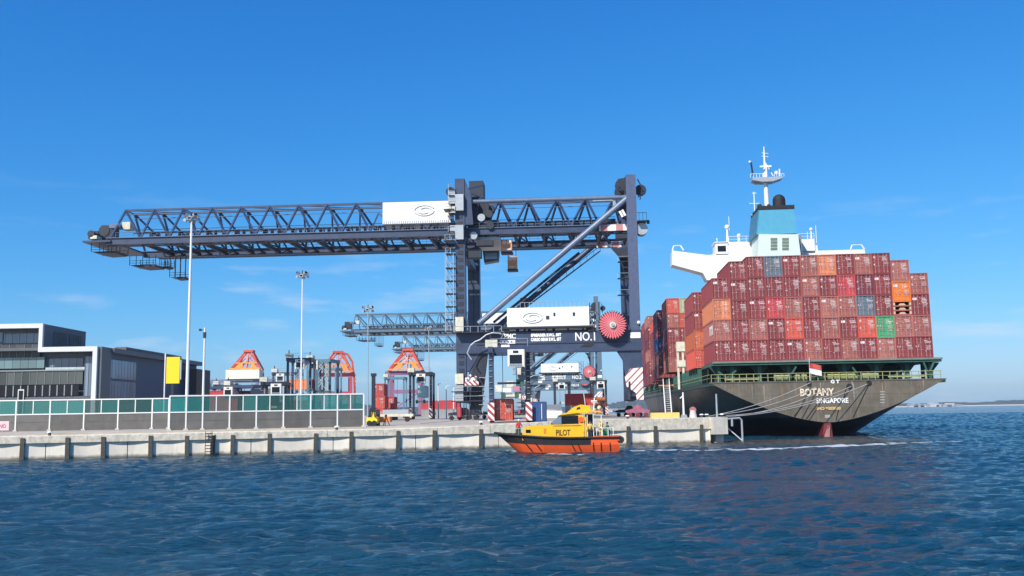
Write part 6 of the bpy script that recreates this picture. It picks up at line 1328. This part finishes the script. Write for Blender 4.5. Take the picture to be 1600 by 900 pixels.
    part('bow_rail', bl, paint('pale_green_rail', (0.45, 0.6, 0.45), 0.5), t)
    ms = MB(); ms.tube((X(929), 0, zc(643)), (X(931), 0, zc(622)), 0.06, 6).tube((X(926), 0, zc(630)), (X(936), 0, zc(630)), 0.04, 5).tube((X(916), 0, zc(634)), (X(914), 0, zc(615)), 0.03, 5); part('mast', ms, white, t)
    part('radar', MB().box(X(925), X(935), -0.12, 0.12, zc(628), zc(626)), white, t); part('search_light', MB().ball((X(938), -0.6, zc(638)), 0.22), cream, t)
    # green barrel rack aft
    gr = paint('green_plastic', (0.03, 0.22, 0.10), 0.5); 
    for px in (943.5, 949.5): part('gas_bottle', MB().tube((X(px), -0.9, 1.2), (X(px), -0.9, 2.3), 0.22, 10, 0.16), gr, t, smooth=True)
    return F, X, zc, p
PB, PX, PZC, PP = pilot_boat()
def crew():
    hi_red = paint('red_jacket_cloth', (0.50, 0.045, 0.05), 0.8, var=0.1); nav = paint('navy_cloth', (0.03, 0.04, 0.07), 0.85, var=0.1); hi_y = paint('cream_yellow_cloth', (0.70, 0.50, 0.14), 0.8, var=0.1); grn = paint('green_cloth', (0.03, 0.14, 0.07), 0.85, var=0.1)
    def foot(px, y, v): q = PP(px, y, v); return q
    q = PP(811, 680, -0.6); person('person in a red jacket standing on the bow deck of the pilot boat', PB.w((q.x, -0.6, 1.52)), R(20), hi_red, nav, white, armL=((0.28, -0.12, 1.16), (0.14, -0.34, 1.10)), k=0.98)
    q = PP(939, 685, -1.0); person('person in pale yellow clothing at the stern rail of the pilot boat', PB.w((q.x, -1.05, 1.26)), R(35), hi_y, hi_y, yellow, lean=-0.04, armR=((-0.28, -0.15, 1.15), (-0.18, -0.40, 1.02)), k=1.04)
    q = PP(913, 685, -1.0); person('person with an orange vest in the cabin doorway of the pilot boat', PB.w((q.x + 0.55, -1.62, 1.26)), R(10), hi_y, nav, None, k=1.0)
    q = PP(951, 685, -1.0); person('person in dark green overalls at the very stern of the pilot boat', PB.w((q.x, -0.55, 1.26)), R(-60), grn, grn, None, lean=-0.10, armL=((0.27, -0.18, 1.20), (0.24, -0.30, 1.42)), stride=0.1, k=0.9)
crew()

# ------------------------------------------------------------------ far shore buildings
def shore():
    G = 'white buildings on the far shore'
    wall = paint('far_white_wall', (0.58, 0.58, 0.56), 0.7, rand=0.12); roof = paint('far_pale_roof', (0.42, 0.40, 0.42), 0.7, rand=0.3)
    lst = [(1428, 26, 9), (1436, 30, 7), (1443, 18, 9), (1460, 26, 14), (1468, 18, 8), (1479, 30, 6), (1486, 22, 11), (1497, 26, 5), (957, 34, 10), (965, 30, 7), (972, 26, 9), (980, 34, 7), (862, 26, 8), (870, 34, 6)]
    nm = ['leftmost', 'second', 'third', 'tall fourth', 'fifth', 'sixth', 'tapering seventh', 'eighth']
    for i, (px, w, h) in enumerate(lst):
        Dd = 2850; h *= 0.65; b = P(px, 632, Dd); lab = f'{nm[i]} of the white buildings on the far shore right of the stern' if i < 8 else ['far white house seen left under the hazard-striped leg', 'second far white house seen left of the striped leg', 'third far white house before the striped leg', 'far white house right against the striped crane leg', 'far white house behind the blue container', 'far white house behind the yard crates'][i-8]
        t = thing('shore_building', lab, 'building', (b.x, Dd, -0.3), 0, G); part('wall', MB().box(-w/2, w/2, 0, 20, 0, h), wall, t); part('roof', MB().prism([(-w/2-1, h), (w/2+1, h), (w/2-3, h+3), (-w/2+3, h+3)], -1, 21), roof, t)
shore()

# ------------------------------------------------------------------ air
def haze():
    o = part('haze', MB().box(-1600, 3200, -30, 3600, -4.5, 75), paint('unused_haze', (1, 1, 1)), kind='stuff'); o['label'] = 'thin pale sea haze'
    m = bpy.data.materials.new('haze'); m.use_nodes = True; n = m.node_tree.nodes; n.remove(n['Principled BSDF'])
    v = n.new('ShaderNodeVolumePrincipled'); v.inputs['Density'].default_value = 0.00010; v.inputs['Color'].default_value = (0.93, 0.97, 1.0, 1); v.inputs['Anisotropy'].default_value = 0.2
    m.node_tree.links.new(v.outputs[0], n['Material Output'].inputs['Volume']); o.data.materials.clear(); o.data.materials.append(m)
haze()
